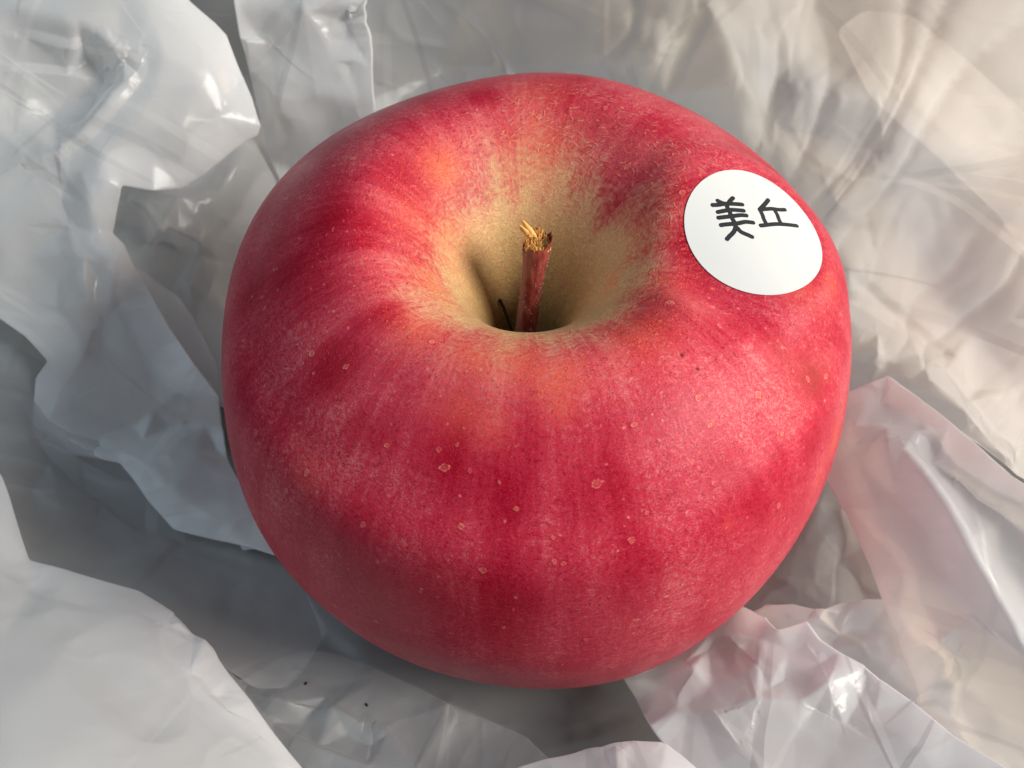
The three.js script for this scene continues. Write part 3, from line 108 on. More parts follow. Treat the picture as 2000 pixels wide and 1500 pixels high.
// a point of the skin, in the apple's own axes: th round the stem, s from the pit (0) down to the underside (1)
function skin(th, s, [r, y] = along(s)) {
  const lobe = 1 + 0.010 * Math.cos(5 * th + 0.6) * clamp((s - 0.12) / 0.2, 0, 1) + 0.006 * Math.cos(2 * th + 1);
  const a = clamp(1 - r / 0.7, 0, 1), dx = s < 0.4 ? PIT * a * a * (3 - 2 * a) : 0;
  const yy = y + (y > 0 ? 0.012 * Math.cos(3 * th + 2.2) * Math.exp(-(((r - 0.5) / 0.25) ** 2)) : 0);
  const p = [SX * R * r * lobe * Math.cos(th) + dx + LEAN * R * yy, R * yy, R * r * lobe * Math.sin(th)];
  // the flatter shoulder that carries the sticker
  const w = p.map((v, e) => v + APPLE[e] - STICKER.c[e]), on = (a) => w[0] * a[0] + w[1] * a[1] + w[2] * a[2], u = on(STICKER.x), v = on(STICKER.y), d = on(STICKER.n), q = Math.hypot(u, v) / STICKER.radius;
  if (q < 1.9 && d > -0.012) {
    let k = clamp((1.9 - q) / 0.9, 0, 1); k = k * k * (3 - 2 * k);
    const to = -(1 - Math.cos(clamp(u * STICKER.bend, -1.4, 1.4))) / STICKER.bend - 0.00006;
    for (let e = 0; e < 3; e++) p[e] += STICKER.n[e] * (to - d) * k;
  }
  return p;
}
function skinGeometry(nt, ns) {
  const pos = [], uv = [], idx = [];
  for (let j = 0; j <= ns; j++) {
    const s = j / ns, ry = along(s);
    for (let i = 0; i <= nt; i++) { pos.push(...skin((i % nt) / nt * 2 * Math.PI, s, ry)); uv.push(i / nt, s); }
  }
  for (let j = 0; j < ns; j++) for (let i = 0; i < nt; i++) {
    const a = j * (nt + 1) + i, b = a + nt + 1;
    idx.push(a, a + 1, b, b, a + 1, b + 1);
  }
  const g = new THREE.BufferGeometry();
  g.setAttribute('position', new THREE.Float32BufferAttribute(pos, 3));
  g.setAttribute('uv', new THREE.Float32BufferAttribute(uv, 2));
  g.setIndex(idx); g.computeVertexNormals();
  const n = g.attributes.normal, v = new THREE.Vector3(), w = new THREE.Vector3();
  for (let j = 0; j <= ns; j++) {
    const a = j * (nt + 1), b = a + nt;
    v.fromBufferAttribute(n, a).add(w.fromBufferAttribute(n, b)).normalize();
    if (j === 0) v.set(0, 1, 0); if (j === ns) v.set(0, -1, 0);
    n.setXYZ(a, v.x, v.y, v.z); n.setXYZ(b, v.x, v.y, v.z);
  }
  return g;
}
// pigment and relief of the skin
const SKIN = (() => {
  const W = 2048, H = 2048, MW = 1024, MH = 768, PX = 0.000072;
  const mask = (list) => {
    const m = new Float32Array(MW * MH);
    for (const [th, s, px, k] of list) {
      const c = skin(th, s), rad = px * PX, ds = rad * 2.6 / (CURVE.length * R), dt = Math.min(Math.PI, rad * 2.6 / Math.max(0.002, R * along(Math.max(0.02, s - ds))[0]));
      for (let j = Math.max(0, Math.floor((s - ds) * MH)); j < Math.min(MH, (s + ds) * MH); j++) for (let i = Math.floor((th - dt) / (2 * Math.PI) * MW); i < (th + dt) / (2 * Math.PI) * MW; i++) {
        const p = skin((i + 0.5) / MW * 2 * Math.PI, (j + 0.5) / MH), d2 = ((p[0] - c[0]) ** 2 + (p[1] - c[1]) ** 2 + (p[2] - c[2]) ** 2) / (rad * rad), o = j * MW + ((i % MW) + MW) % MW;
        m[o] = Math.max(m[o], k * Math.exp(-d2 * 0.9));
      }
    }
    return (u, v) => {
      const x = u * MW - 0.5, y = clamp(v * MH - 0.5, 0, MH - 1.001), i = Math.floor(x), j = Math.floor(y), fx = x - i, fy = y - j, a = ((i % MW) + MW) % MW, b = (a + 1) % MW;
      return lerp(lerp(m[j * MW + a], m[j * MW + b], fx), lerp(m[(j + 1) * MW + a], m[(j + 1) * MW + b], fx), fy);
    };
  };
  const deepAt = mask(DEEP), paleAt = mask(PALE), goldAt = mask(GOLD);
  const color = new Float32Array(W * H * 3), bump = new Float32Array(W * H);
  const DEEP_RED = [152, 8, 34], RED = [182, 46, 66], PINK = [212, 108, 112], BLUSH = [236, 150, 136], OCHRE = [214, 140, 100], TAN = [202, 168, 120], OLIVE = [166, 136, 84];
  for (let j = 0; j < H; j++) {
    const s = (j + 0.5) / H, ry = along(s);
    for (let i = 0; i < W; i++) {
      const u = (i + 0.5) / W, th = u * 2 * Math.PI, c = Math.cos(th), q = Math.sin(th), o = j * W + i;
      const P = skin(th, s, ry), x = P[0] / R, y = P[1] / R, z = P[2] / R;
      if (s > 0.84) { color.set(RED, o * 3); continue; }
      const streak = noise(c * 4.5, q * 4.5, s * 2.2) * 0.5 + noise(c * 12 + 9, q * 12, s * 4.5) * 0.34 + noise(c * 34, q * 34 + 5, s * 9) * 0.26;
      const blotch = noise(x * 2.1 + 7, y * 2.1, z * 2.1) * 0.6 + noise(x * 5.2, y * 5.2 + 3, z * 5.2) * 0.4;
      const wx = noise(x * 9, y * 9, z * 9), wy = noise(x * 9 + 31, y * 9, z * 9);
      const f1 = noise(x * 26 + wx * 2.2, y * 26 + wy * 2.2, z * 26 - wx * 2), f2 = noise(x * 88 + wx * 3, y * 80 + 11 + f1, z * 88 + wy * 3), f3 = noise(x * 175, y * 175 + 5, z * 175), f4 = noise(x * 48 + wx * 2, y * 48 + 3, z * 48 + wy);
      const fibre = f1 * 0.14 + f4 * 0.22 + f2 * 0.50 + f3 * 0.70 - 0.25 * smoothstep(f2 * 0.6 + f3 * 0.6 + f4 * 0.3, 0.35, 0.75);
      const dp = deepAt(u, s), pl = paleAt(u, s), gd = goldAt(u, s);
      const short = noise(c * 52 + wx * 0.9, q * 52 + wy * 0.9, s * 24) * 0.6 + noise(c * 95 + wx, q * 95, s * 46 + wy) * 0.4;
      let red = 0.52 + streak * 0.13 + blotch * 0.20 + short * 0.09 + dp * (0.42 + 0.25 * streak) - pl * (0.19 - 0.2 * streak);
      red += fibre * 0.50 * (1 - 0.4 * dp);
      let col = red < 0.12 ? mix3(BLUSH, PINK, smoothstep(red, -0.35, 0.12)) : red < 0.55 ? mix3(PINK, RED, smoothstep(red, 0.12, 0.55)) : mix3(RED, DEEP_RED, smoothstep(red, 0.55, 1.05));
      // yellow ground colour that breaks through towards the stem cavity and in the golden patches
      const open = ry[1] > 0.2 && s < 0.45 ? ry[0] : ry[1] > 0 || s > 0.3 ? (s > 0.3 ? 2 : 0) : 0, ray = noise(c * 58, q * 58, s * 7) * 0.6 + noise(c * 110, q * 110, s * 12) * 0.4;
      const edge = open - 0.07 * Math.max(0, q) + streak * 0.04 + f1 * 0.02 + ray * 0.018 + 0.02 * Math.cos(th + 2.4), cav = 1 - smoothstep(edge + short * 0.010 + blotch * 0.06 + f4 * 0.03, 0.21, 0.42), ring = Math.exp(-(((edge - 0.42) / 0.10) ** 2));
      const rays = smoothstep(ray + 0.3 * f2, 0.15, 0.6) * Math.exp(-(((open - 0.55) / 0.22) ** 2));
      col = mix3(col, [226, 138, 104], rays * 0.08);
      const fleck = smoothstep(f3 * 0.75 + f2 * 0.55 + f4 * 0.25, 0.42, 0.85);
      col = mix3(col, [222, 112, 108], fleck * 0.36);
      const pore = smoothstep(noise(x * 120 + 40, y * 120, z * 120 + wx) * 0.8 + f4 * 0.35 - f2 * 0.2, 0.34, 0.8);
      col = mix3(col, [118, 4, 26], pore * 0.42 * (1 - cav));
      const g = clamp(gd * 1.15 + (fibre * 0.5 + streak * 0.3) * gd, 0, 1);
      col = mix3(col, OCHRE, clamp(ring * (0.14 + 0.4 * fibre + 0.12 * short), 0, 0.6));
      col = mix3(col, mix3(TAN, OLIVE, clamp(1.25 - open / 0.2 + f2 * 0.2, 0, 1)), clamp(cav * (0.96 + 0.10 * f1), 0, 1));
      col = mix3(col, mix3([220, 104, 66], OCHRE, cav), g * 0.85);
      const lightness = 1 + 0.07 * f2 + 0.10 * f3;
      // relief: pores, fine ridges that run round the cavity
      const ridge = noise(c * 6 + wx * 0.3, q * 6, s * 300 + wy * 2.5 + f1) * 0.8 + noise(c * 13, q * 13 + 7, s * 460 + wx * 3) * 0.4, near = 1 - smoothstep(open, 0.3, 0.75);
      const line = smoothstep(ridge, 0.1, 0.65) * near * (0.5 + 0.5 * smoothstep(blotch + streak, -0.4, 0.3));
      bump[o] = f3 * 0.26 + f2 * 0.15 + f1 * 0.08 + ridge * 0.8 * near;
      color[o * 3] = col[0] * (lightness + line * 0.06); color[o * 3 + 1] = col[1] * (lightness + line * 0.13); color[o * 3 + 2] = col[2] * (lightness + line * 0.10);
    }
  }
  const dab = (th, s, rad, f) => {          // visits the texels within rad metres of (th, s): f(texel, x, y) with x round, y down, in units of rad
    const r = Math.max(0.06, along(s)[0]) * R, cx = th / (2 * Math.PI) * W, cy = s * H, kx = W / (2 * Math.PI * r), ky = H / (CURVE.length * R);
    for (let j = Math.floor(cy - rad * ky * 1.6); j <= cy + rad * ky * 1.6; j++) for (let i = Math.floor(cx - rad * kx * 1.6); i <= cx + rad * kx * 1.6; i++)
      if (j >= 0 && j < H) f(j * W + ((i % W) + W) % W, (i + 0.5 - cx) / kx / rad, (j + 0.5 - cy) / ky / rad);
  };
  const tint = (o, c, k) => { for (let e = 0; e < 3; e++) color[o * 3 + e] = lerp(color[o * 3 + e], c[e], clamp(k, 0, 1)); };
  // lenticels: pale corky stars with a darker middle
  const scattered = []; for (let k = 0; k < 90; k++) scattered.push([rnd() * 6.283, 0.36 + rnd() * 0.36, 2.5 + rnd() ** 2 * 5]);
  for (const [th, s, px] of [...DOTS, ...scattered]) {
    const rad = px * PX * 0.66, turn = (rnd() - 0.5) * 0.9, sq = 0.75 + rnd() * 0.6, pointed = rnd(), ct = Math.cos(turn), sn = Math.sin(turn), faint = 0.3 + 0.45 * rnd();
    dab(th, s, rad * 1.3, (o, x0, y0) => {
      const x = (x0 * ct + y0 * sn) * 1.3 * sq, y = (y0 * ct - x0 * sn) * 1.3 / sq, d = lerp(Math.hypot(x, y), (Math.abs(x) + Math.abs(y)) * 0.86, pointed) * (1 + 0.22 * noise(x * 1.6 + th * 9, y * 1.6, s * 40));
      const w = Math.max(0.13, 0.000085 / rad), ringed = Math.exp(-(((d - 0.8) / w) ** 2)), core = Math.exp(-((d / 0.36) ** 2)), inner = d < 0.8 ? 1 : 0;
      tint(o, [206, 120, 96], inner * 0.3); tint(o, [240, 190, 138], ringed * faint * clamp(0.75 + 0.9 * noise(x * 2.6, y * 2.6, th * 30), 0, 1)); tint(o, [226, 158, 112], core * 0.35 * faint * (1 + noise(x * 5, y * 5, th))); tint(o, [160, 12, 38], Math.exp(-(((d - 1.3) / 0.2) ** 2)) * 0.35);
      bump[o] += ringed * 1.4 + core * 0.6;
    });
  }
  for (let k = 0; k < 1000; k++) {
    const th = rnd() * 6.283, s = 0.27 + rnd() * 0.5, rad = 0.00007 + rnd() ** 3 * 0.0002, c = [[236, 168, 138], [226, 150, 96], [240, 186, 160]][Math.floor(rnd() * 3)], e = 0.5 + rnd() * 1.2;
    dab(th, s, rad, (o, x, y) => { const d = Math.exp(-(x * x * e + y * y / e) * 1.5); tint(o, c, d * 0.6); bump[o] += d * 0.5; });
  }
  for (const [th, s, px] of SPECKS) dab(th, s, px * PX, (o, x, y) => tint(o, [50, 8, 16], Math.exp(-(x * x + y * y) * 1.5) * 0.85));
  // russet cracks: short curved ridges where the cavity turns into the shoulder
  for (let k = 0; k < 420; k++) {
    const far = k < 250, th = far ? -1.1 + (rnd() + rnd() - 1) * 1.15 : rnd() * 6.283, s = far ? 0.232 + rnd() * 0.085 : 0.225 + rnd() * 0.13;
    const len = (far ? 0.0004 + rnd() * 0.0014 : 0.0003 + rnd() * 0.0007), bend = (rnd() - 0.5) * 1.6, r = Math.max(0.1, along(s)[0]) * R, tilt = (rnd() - 0.5) * 0.7 + (far ? 0.25 : 0), strength = far ? 1 : 0.55;
    let hx = 0, hy = 0, a = tilt;
    for (let m = 0; m < 26; m++) {
      const st = len / 26; a += bend / 26 + (rnd() - 0.5) * 0.35; hx += Math.cos(a) * st; hy += Math.sin(a) * st;
      const w = 0.00007 * (0.6 + Math.sin(Math.PI * (m + 0.5) / 26));
      dab(th + hx / r, s + hy / (CURVE.length * R), w, (o, x, y) => { const d = Math.exp(-(x * x + y * y) * 1.6); tint(o, [226, 172, 124], d * 0.14 * strength); bump[o] = Math.max(bump[o], d * 2.3 * strength); });
    }
  }
  const c8 = new Uint8Array(W * H * 4), b8 = new Uint8Array(W * H * 4);
  for (let o = 0; o < W * H; o++) {
    for (let e = 0; e < 3; e++) c8[o * 4 + e] = clamp(color[o * 3 + e], 0, 255);
    b8[o * 4] = b8[o * 4 + 1] = b8[o * 4 + 2] = clamp(90 + bump[o] * 40, 0, 255); c8[o * 4 + 3] = b8[o * 4 + 3] = 255;
  }
  return { map: dataMap(c8, W, H, true), bump: dataMap(b8, W, H) };
})();
const apple = new THREE.Group();
apple.position.set(...APPLE);
thing(apple, 'apple', 'large pinkish red apple with a tan stem cavity resting in the crumpled white bag', 'apple');
part('skin', skinGeometry(480, 360), new THREE.MeshPhysicalMaterial({ map: SKIN.map, bumpMap: SKIN.bump, bumpScale: 0.00021, roughness: 0.41, specularIntensity: 0.26, sheen: 0.05, sheenColor: new THREE.Color(1, 0.82, 0.82), sheenRoughness: 0.55 }), apple);

// the stem: a leaning, slightly bent stalk broken off at the top
const V = (x, y, z) => new THREE.Vector3(x, y, z);
{
  const base = V(PIT - 0.0009, -0.002, 0.0002), top = V(PIT + 0.0011, 0.0270, -0.0014);
  const axis = new THREE.CatmullRomCurve3([base, base.clone().lerp(top, 0.35).add(V(-0.0002, 0, 0.0002)), base.clone().lerp(top, 0.7).add(V(-0.0001, 0, 0.0001)), top]);
  const nA = 48, nL = 70, pos = [], col = [], uv = [], idx = [], frames = axis.computeFrenetFrames(nL, false);
  const ringAt = (k, a) => {
    const t = k / nL, c = axis.getPointAt(t), swell = 1 + 0.26 * Math.exp(-(((1 - t) / 0.14) ** 2)) + 0.16 * Math.exp(-((t / 0.15) ** 2));
    const rr = 0.00148 * swell * (1 + 0.05 * Math.cos(2 * a + 1) + 0.035 * noise(Math.cos(a) * 2.2, Math.sin(a) * 2.2, t * 7) + 0.03 * noise(Math.cos(a) * 6, Math.sin(a) * 6, t * 4));
    const ragged = t > 0.93 ? (t - 0.93) / 0.07 * (0.0009 * noise(Math.cos(a) * 1.6 + 4, Math.sin(a) * 1.6, 2) + 0.0004 * noise(Math.cos(a) * 5, Math.sin(a) * 5, 8) - 0.0006 * Math.sin(a)) : 0;
    return c.addScaledVector(frames.normals[k], Math.cos(a) * rr).addScaledVector(frames.binormals[k], Math.sin(a) * rr).addScaledVector(frames.tangents[k], ragged);
  };
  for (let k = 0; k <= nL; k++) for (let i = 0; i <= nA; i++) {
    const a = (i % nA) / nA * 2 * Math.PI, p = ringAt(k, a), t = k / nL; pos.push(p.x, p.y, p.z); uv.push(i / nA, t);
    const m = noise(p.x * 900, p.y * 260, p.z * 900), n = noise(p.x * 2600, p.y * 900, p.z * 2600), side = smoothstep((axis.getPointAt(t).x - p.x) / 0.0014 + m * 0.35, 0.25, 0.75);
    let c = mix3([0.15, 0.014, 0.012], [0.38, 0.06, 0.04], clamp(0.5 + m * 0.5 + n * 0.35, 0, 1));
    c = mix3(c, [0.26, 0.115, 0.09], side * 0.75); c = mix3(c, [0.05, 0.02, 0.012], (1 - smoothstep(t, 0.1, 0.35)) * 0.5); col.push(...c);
  }
  for (let k = 0; k < nL; k++) for (let i = 0; i < nA; i++) { const a = k * (nA + 1) + i, b = a + nA + 1; idx.push(a, b, a + 1, b, b + 1, a + 1); }
  const g = new THREE.BufferGeometry();
  g.setAttribute('position', new THREE.Float32BufferAttribute(pos, 3)); g.setAttribute('color', new THREE.Float32BufferAttribute(col, 3)); g.setAttribute('uv', new THREE.Float32BufferAttribute(uv, 2)); g.setIndex(idx); g.computeVertexNormals();
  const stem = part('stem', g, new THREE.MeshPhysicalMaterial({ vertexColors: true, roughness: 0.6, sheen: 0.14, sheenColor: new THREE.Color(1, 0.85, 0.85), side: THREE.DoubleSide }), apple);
  // torn fibres on the break
  const fibres = [], woodColor = (v) => mix3([0.50, 0.20, 0.03], [0.85, 0.50, 0.15], v);
  const shard = (p, d, len, rad, v, tip = 0.15, bend = V(0, 0, 0)) => {
    const c = new THREE.QuadraticBezierCurve3(p, p.clone().addScaledVector(d, len * 0.5), p.clone().addScaledVector(d, len).add(bend)), f = c.computeFrenetFrames(7, false), P = [], C = [], I = [];
    for (let k = 0; k <= 7; k++) for (let i = 0; i < 7; i++) {
      const a = i / 7 * 2 * Math.PI, rr = rad * lerp(1, tip, (k / 7) ** 1.5) * (0.8 + 0.45 * rnd()), q = c.getPointAt(k / 7).addScaledVector(f.normals[k], Math.cos(a) * rr).addScaledVector(f.binormals[k], Math.sin(a) * rr * 0.7);
      P.push(q.x, q.y, q.z); C.push(...mix3(woodColor(clamp(v + (rnd() - 0.5) * 0.5, 0, 1)), [0.25, 0.12, 0.05], rnd() < 0.12 ? 0.7 : 0));
    }
    const tipAt = P.length / 3, e = c.getPointAt(1); P.push(e.x, e.y, e.z); C.push(...woodColor(v));
    for (let k = 0; k < 7; k++) for (let i = 0; i < 7; i++) { const a = k * 7 + i, b = k * 7 + (i + 1) % 7; I.push(a, b, a + 7, b, b + 7, a + 7); }
    for (let i = 0; i < 7; i++) I.push(49 + i, 49 + (i + 1) % 7, tipAt);
    const h = new THREE.BufferGeometry(); h.setAttribute('position', new THREE.Float32BufferAttribute(P, 3)); h.setAttribute('color', new THREE.Float32BufferAttribute(C, 3)); h.setIndex(I); h.computeVertexNormals(); fibres.push(h);
  };
  const up = frames.tangents[nL].clone(), e1 = frames.normals[nL], e2 = frames.binormals[nL];
  for (let k = 0; k < 170; k++) {
    const a = rnd() * 6.283, q = Math.sqrt(rnd()) * 0.00160, p = top.clone().addScaledVector(e1, Math.cos(a) * q).addScaledVector(e2, Math.sin(a) * q).addScaledVector(up, -0.0010);
    const back = -(p.z - top.z) / 0.0014, left = -(p.x - top.x) / 0.0014;
    shard(p, up.clone().add(V((rnd() - 0.5) * 0.5, 0, (rnd() - 0.5) * 0.5)).normalize(), 0.0009 + rnd() * 0.0004 + 0.0006 * Math.max(0, back + left * 0.6), 0.00018 + rnd() * 0.00022, rnd());
  }
  // the long splinter at the back left
  for (let k = 0; k < 8; k++) shard(top.clone().add(V(-0.0008 + rnd() * 0.0005, -0.0006, -0.0008 + rnd() * 0.0005)), V(-0.26 + rnd() * 0.03, 1, -0.42 + rnd() * 0.04).normalize(), 0.0020 + rnd() * 0.0012, 0.00046 - k * 0.00002, 0.2 + rnd() * 0.8, 0.3, V(-0.0007 - rnd() * 0.0004, 0, 0));
  part('broken_end', mergeGeometries(fibres), new THREE.MeshStandardMaterial({ vertexColors: true, roughness: 0.75, side: THREE.DoubleSide }), stem, { label: 'torn yellow orange fibres' });
  // downy hairs along the right side of the stem
  const hairs = [];
  for (let k = 0; k < 420; k++) {
    const t = 0.3 + rnd() * 0.66, a = rnd() * 6.283, kk = Math.round(t * nL), p = ringAt(kk, a), out = p.clone().sub(axis.getPointAt(t)).normalize();
    if (out.x < 0.15 && rnd() < 0.8) continue;
    const c = new THREE.ConeGeometry(0.000024, 0.0003 + rnd() * 0.0003, 4, 1, true), d = out.add(V((rnd() - 0.5), (rnd() - 0.3), (rnd() - 0.5))).normalize();
    c.translate(0, 0.00018, 0); c.applyQuaternion(new THREE.Quaternion().setFromUnitVectors(V(0, 1, 0), d)); c.translate(p.x, p.y, p.z); hairs.push(c);
  }
  part('down', mergeGeometries(hairs), new THREE.MeshStandardMaterial({ color: 0xd8c4bc, roughness: 1 }), stem, { kind: 'stuff' });
  // a dry brown bract beside the stem
  const bract = new THREE.TubeGeometry(new THREE.CatmullRomCurve3([V(-0.0030, 0.0075, -0.0008), V(-0.0037, 0.0098, -0.0018), V(-0.0045, 0.0116, -0.0032), V(-0.0049, 0.0126, -0.0034)]), 20, 0.00022, 7);
  part('bract', bract, new THREE.MeshStandardMaterial({ color: 0x2a1a0c, roughness: 0.8 }), apple);
}

// ------------------------------------------------------------------ the round sticker
{
  const { c, n, x, y } = STICKER, C = V(...c), N = V(...n), X = V(...x), Y = V(...y), RAD = STICKER.radius, K = STICKER.bend;
  const rings = 14, seg = 96;
  const P = [], U = [], I = [];
  const rim = (a) => RAD * (1 + 0.004 * Math.sin(3 * a + 1));
  for (let side = 0; side < 2; side++) for (let k = 0; k <= rings; k++) for (let i = 0; i < seg; i++) {
    const a = i / seg * 2 * Math.PI, q = k / rings, u = Math.cos(a) * rim(a) * q, v = Math.sin(a) * rim(a) * q;
    const lift = 0.00002 + 0.00007 * q ** 6 * Math.max(0, Math.cos(a - 3.3)) + 0.00003 * q ** 8;
    const p = C.clone().addScaledVector(X, Math.sin(u * K) / K).addScaledVector(Y, v).addScaledVector(N, -(1 - Math.cos(u * K)) / K + lift - side * 0.00005);
    P.push(p.x, p.y, p.z); U.push(0.5 + u / RAD / 2.04, 0.5 + v / RAD / 2.04);
  }
  const M = (rings + 1) * seg;
  for (let k = 0; k < rings; k++) for (let i = 0; i < seg; i++) {
    const a = k * seg + i, b = k * seg + (i + 1) % seg, d = a + seg, e = b + seg;
    I.push(a, d, b, b, d, e, M + a, M + b, M + d, M + b, M + e, M + d);
  }
  const g = new THREE.BufferGeometry(); g.setAttribute('position', new THREE.Float32BufferAttribute(P, 3)); g.setAttribute('uv', new THREE.Float32BufferAttribute(U, 2)); g.setIndex(I);
  const size = 1024, cv = document.createElement('canvas'); cv.width = cv.height = size; const ctx = cv.getContext('2d');
  ctx.fillStyle = '#d4d4d2'; ctx.fillRect(0, 0, size, size);
  for (let k = 0; k < 2500; k++) { ctx.fillStyle = `rgba(${rnd() < 0.5 ? '120,120,112' : '255,255,255'},${0.02 + rnd() * 0.04})`; ctx.fillRect(rnd() * size, rnd() * size, 2 + rnd() * 14, 1 + rnd() * 3); }
  ctx.lineCap = ctx.lineJoin = 'round';
  const to = (mm, flip) => (0.5 + flip * mm / 1000 / RAD / 2.04) * size;
  for (const [ink, w] of [['#1c1d21', 0.60], ['#2a2c31', 0.34]]) for (const st of STROKES) {
    ctx.strokeStyle = ink; ctx.lineWidth = w / 1000 / RAD / 2.04 * size; ctx.beginPath(); ctx.moveTo(to(st[0], 1), to(st[1], -1));
    for (let k = 2; k < st.length - 2; k += 2) ctx.quadraticCurveTo(to(st[k], 1), to(st[k + 1], -1), to((st[k] + st[k + 2]) / 2, 1), to((st[k + 1] + st[k + 3]) / 2, -1));
    ctx.lineTo(to(st.at(-2), 1), to(st.at(-1), -1)); ctx.stroke();
  }
  const map = new THREE.CanvasTexture(cv); map.colorSpace = THREE.SRGBColorSpace; map.anisotropy = 8;
  g.computeVertexNormals();
  const back = g.attributes.normal;
  g.translate(-c[0], -c[1], -c[2]);
  const sticker = new THREE.Mesh(g, new THREE.MeshPhysicalMaterial({ map, roughness: 0.5, specularIntensity: 0.6 }));
  sticker.position.set(...c); sticker.castShadow = sticker.receiveShadow = true;
  thing(sticker, 'round_sticker', 'round white paper sticker with two black handwritten characters on the apple', 'sticker');
}

// ------------------------------------------------------------------ the crumpled bag
const FILM_BUMP = (() => {
  const N = 2048, h = new Float32Array(N * N), T = N / 0.14;         // 14 cm of film
  const crease = (x, y, a, len, w1, w2, slope) => {                  // metres: a fold line with a short steep side and a long gentle one
    const hl = len / 2, R = hl + Math.max(w1, w2), ca = Math.cos(a), sa = Math.sin(a), cx = x * N, cy = y * N, bx = Math.abs(ca) * hl + Math.max(w1, w2), by = Math.abs(sa) * hl + Math.max(w1, w2), arc = (rnd() - 0.5) * 0.25;
    for (let j = Math.floor(cy - by * T); j <= cy + by * T; j++) for (let i = Math.floor(cx - bx * T); i <= cx + bx * T; i++) {
      const dx = (i - cx) / T, dy = (j - cy) / T, u = (dx * ca + dy * sa) / hl, v = dy * ca - dx * sa + arc * (u * u - 0.5) * hl;
      if (Math.abs(u) >= 1) continue;
      const fade = (1 - u * u) ** 0.7, e = 1 - Math.abs(v) / ((v < 0 ? w1 : w2) * (0.25 + 0.75 * fade));
      if (e > 0) h[(j & (N - 1)) * N + (i & (N - 1))] += slope * w2 * 1000 * fade * e;
    }
  };
  for (let k = 0; k < 54; k++) { const w1 = 0.0008 + rnd() * 0.0016, w2 = 0.004 + rnd() * 0.009; crease(rnd(), rnd(), 0.9 + (rnd() + rnd() - 1) * 1.2, 0.014 + rnd() * 0.05, w1, w2, (0.12 + rnd() * 0.16) * w1 / w2 * (rnd() < 0.7 ? 1 : -1)); }
  for (let k = 0; k < 130; k++) { const w1 = 0.0003 + rnd() * 0.0006, w2 = 0.001 + rnd() * 0.0035; crease(rnd(), rnd(), 0.9 + (rnd() - 0.5) * 2.6, 0.004 + rnd() * 0.016, w1, w2, (0.12 + rnd() * 0.2) * w1 / w2 * (rnd() < 0.75 ? 1 : -1)); }
  for (let k = 0; k < 90; k++) crease(rnd(), rnd(), rnd() * 6.283, 0.001 + rnd() * 0.004, 0.0002, 0.0002 + rnd() * 0.0004, 0.05 * (rnd() < 0.7 ? 1 : -1));
  const d = new Float32Array(N * N * 4);
  for (let j = 0; j < N; j++) for (let i = 0; i < N; i++) {
    const a = i / N * 6.2832, b = j / N * 6.2832, n = noise(Math.cos(a) * 2.5, Math.sin(a) * 2.5 + Math.cos(b) * 2.5, Math.sin(b) * 2.5) * 0.10;
    const v = h[j * N + i] + n; d.set([v, v, v, 1], (j * N + i) * 4);      // millimetres
  }
  const t = dataMap(d, N, N); t.type = THREE.FloatType; return t;
})();
const filmOf = (roughness, transmission, white) => new THREE.MeshPhysicalMaterial({ color: new THREE.Color().setRGB(white, white * 1.004, white * 1.01), roughness, transmission, thickness: 0, ior: 1.5, clearcoat: 1, clearcoatRoughness: 0.17, bumpMap: FILM_BUMP, bumpScale: 0.001, side: THREE.DoubleSide });
const doubled = filmOf(0.84, 0.66, 0.92), single = filmOf(0.74, 0.76, 0.9), loose = filmOf(0.55, 0.85, 0.88);    // two layers that cling together, one layer

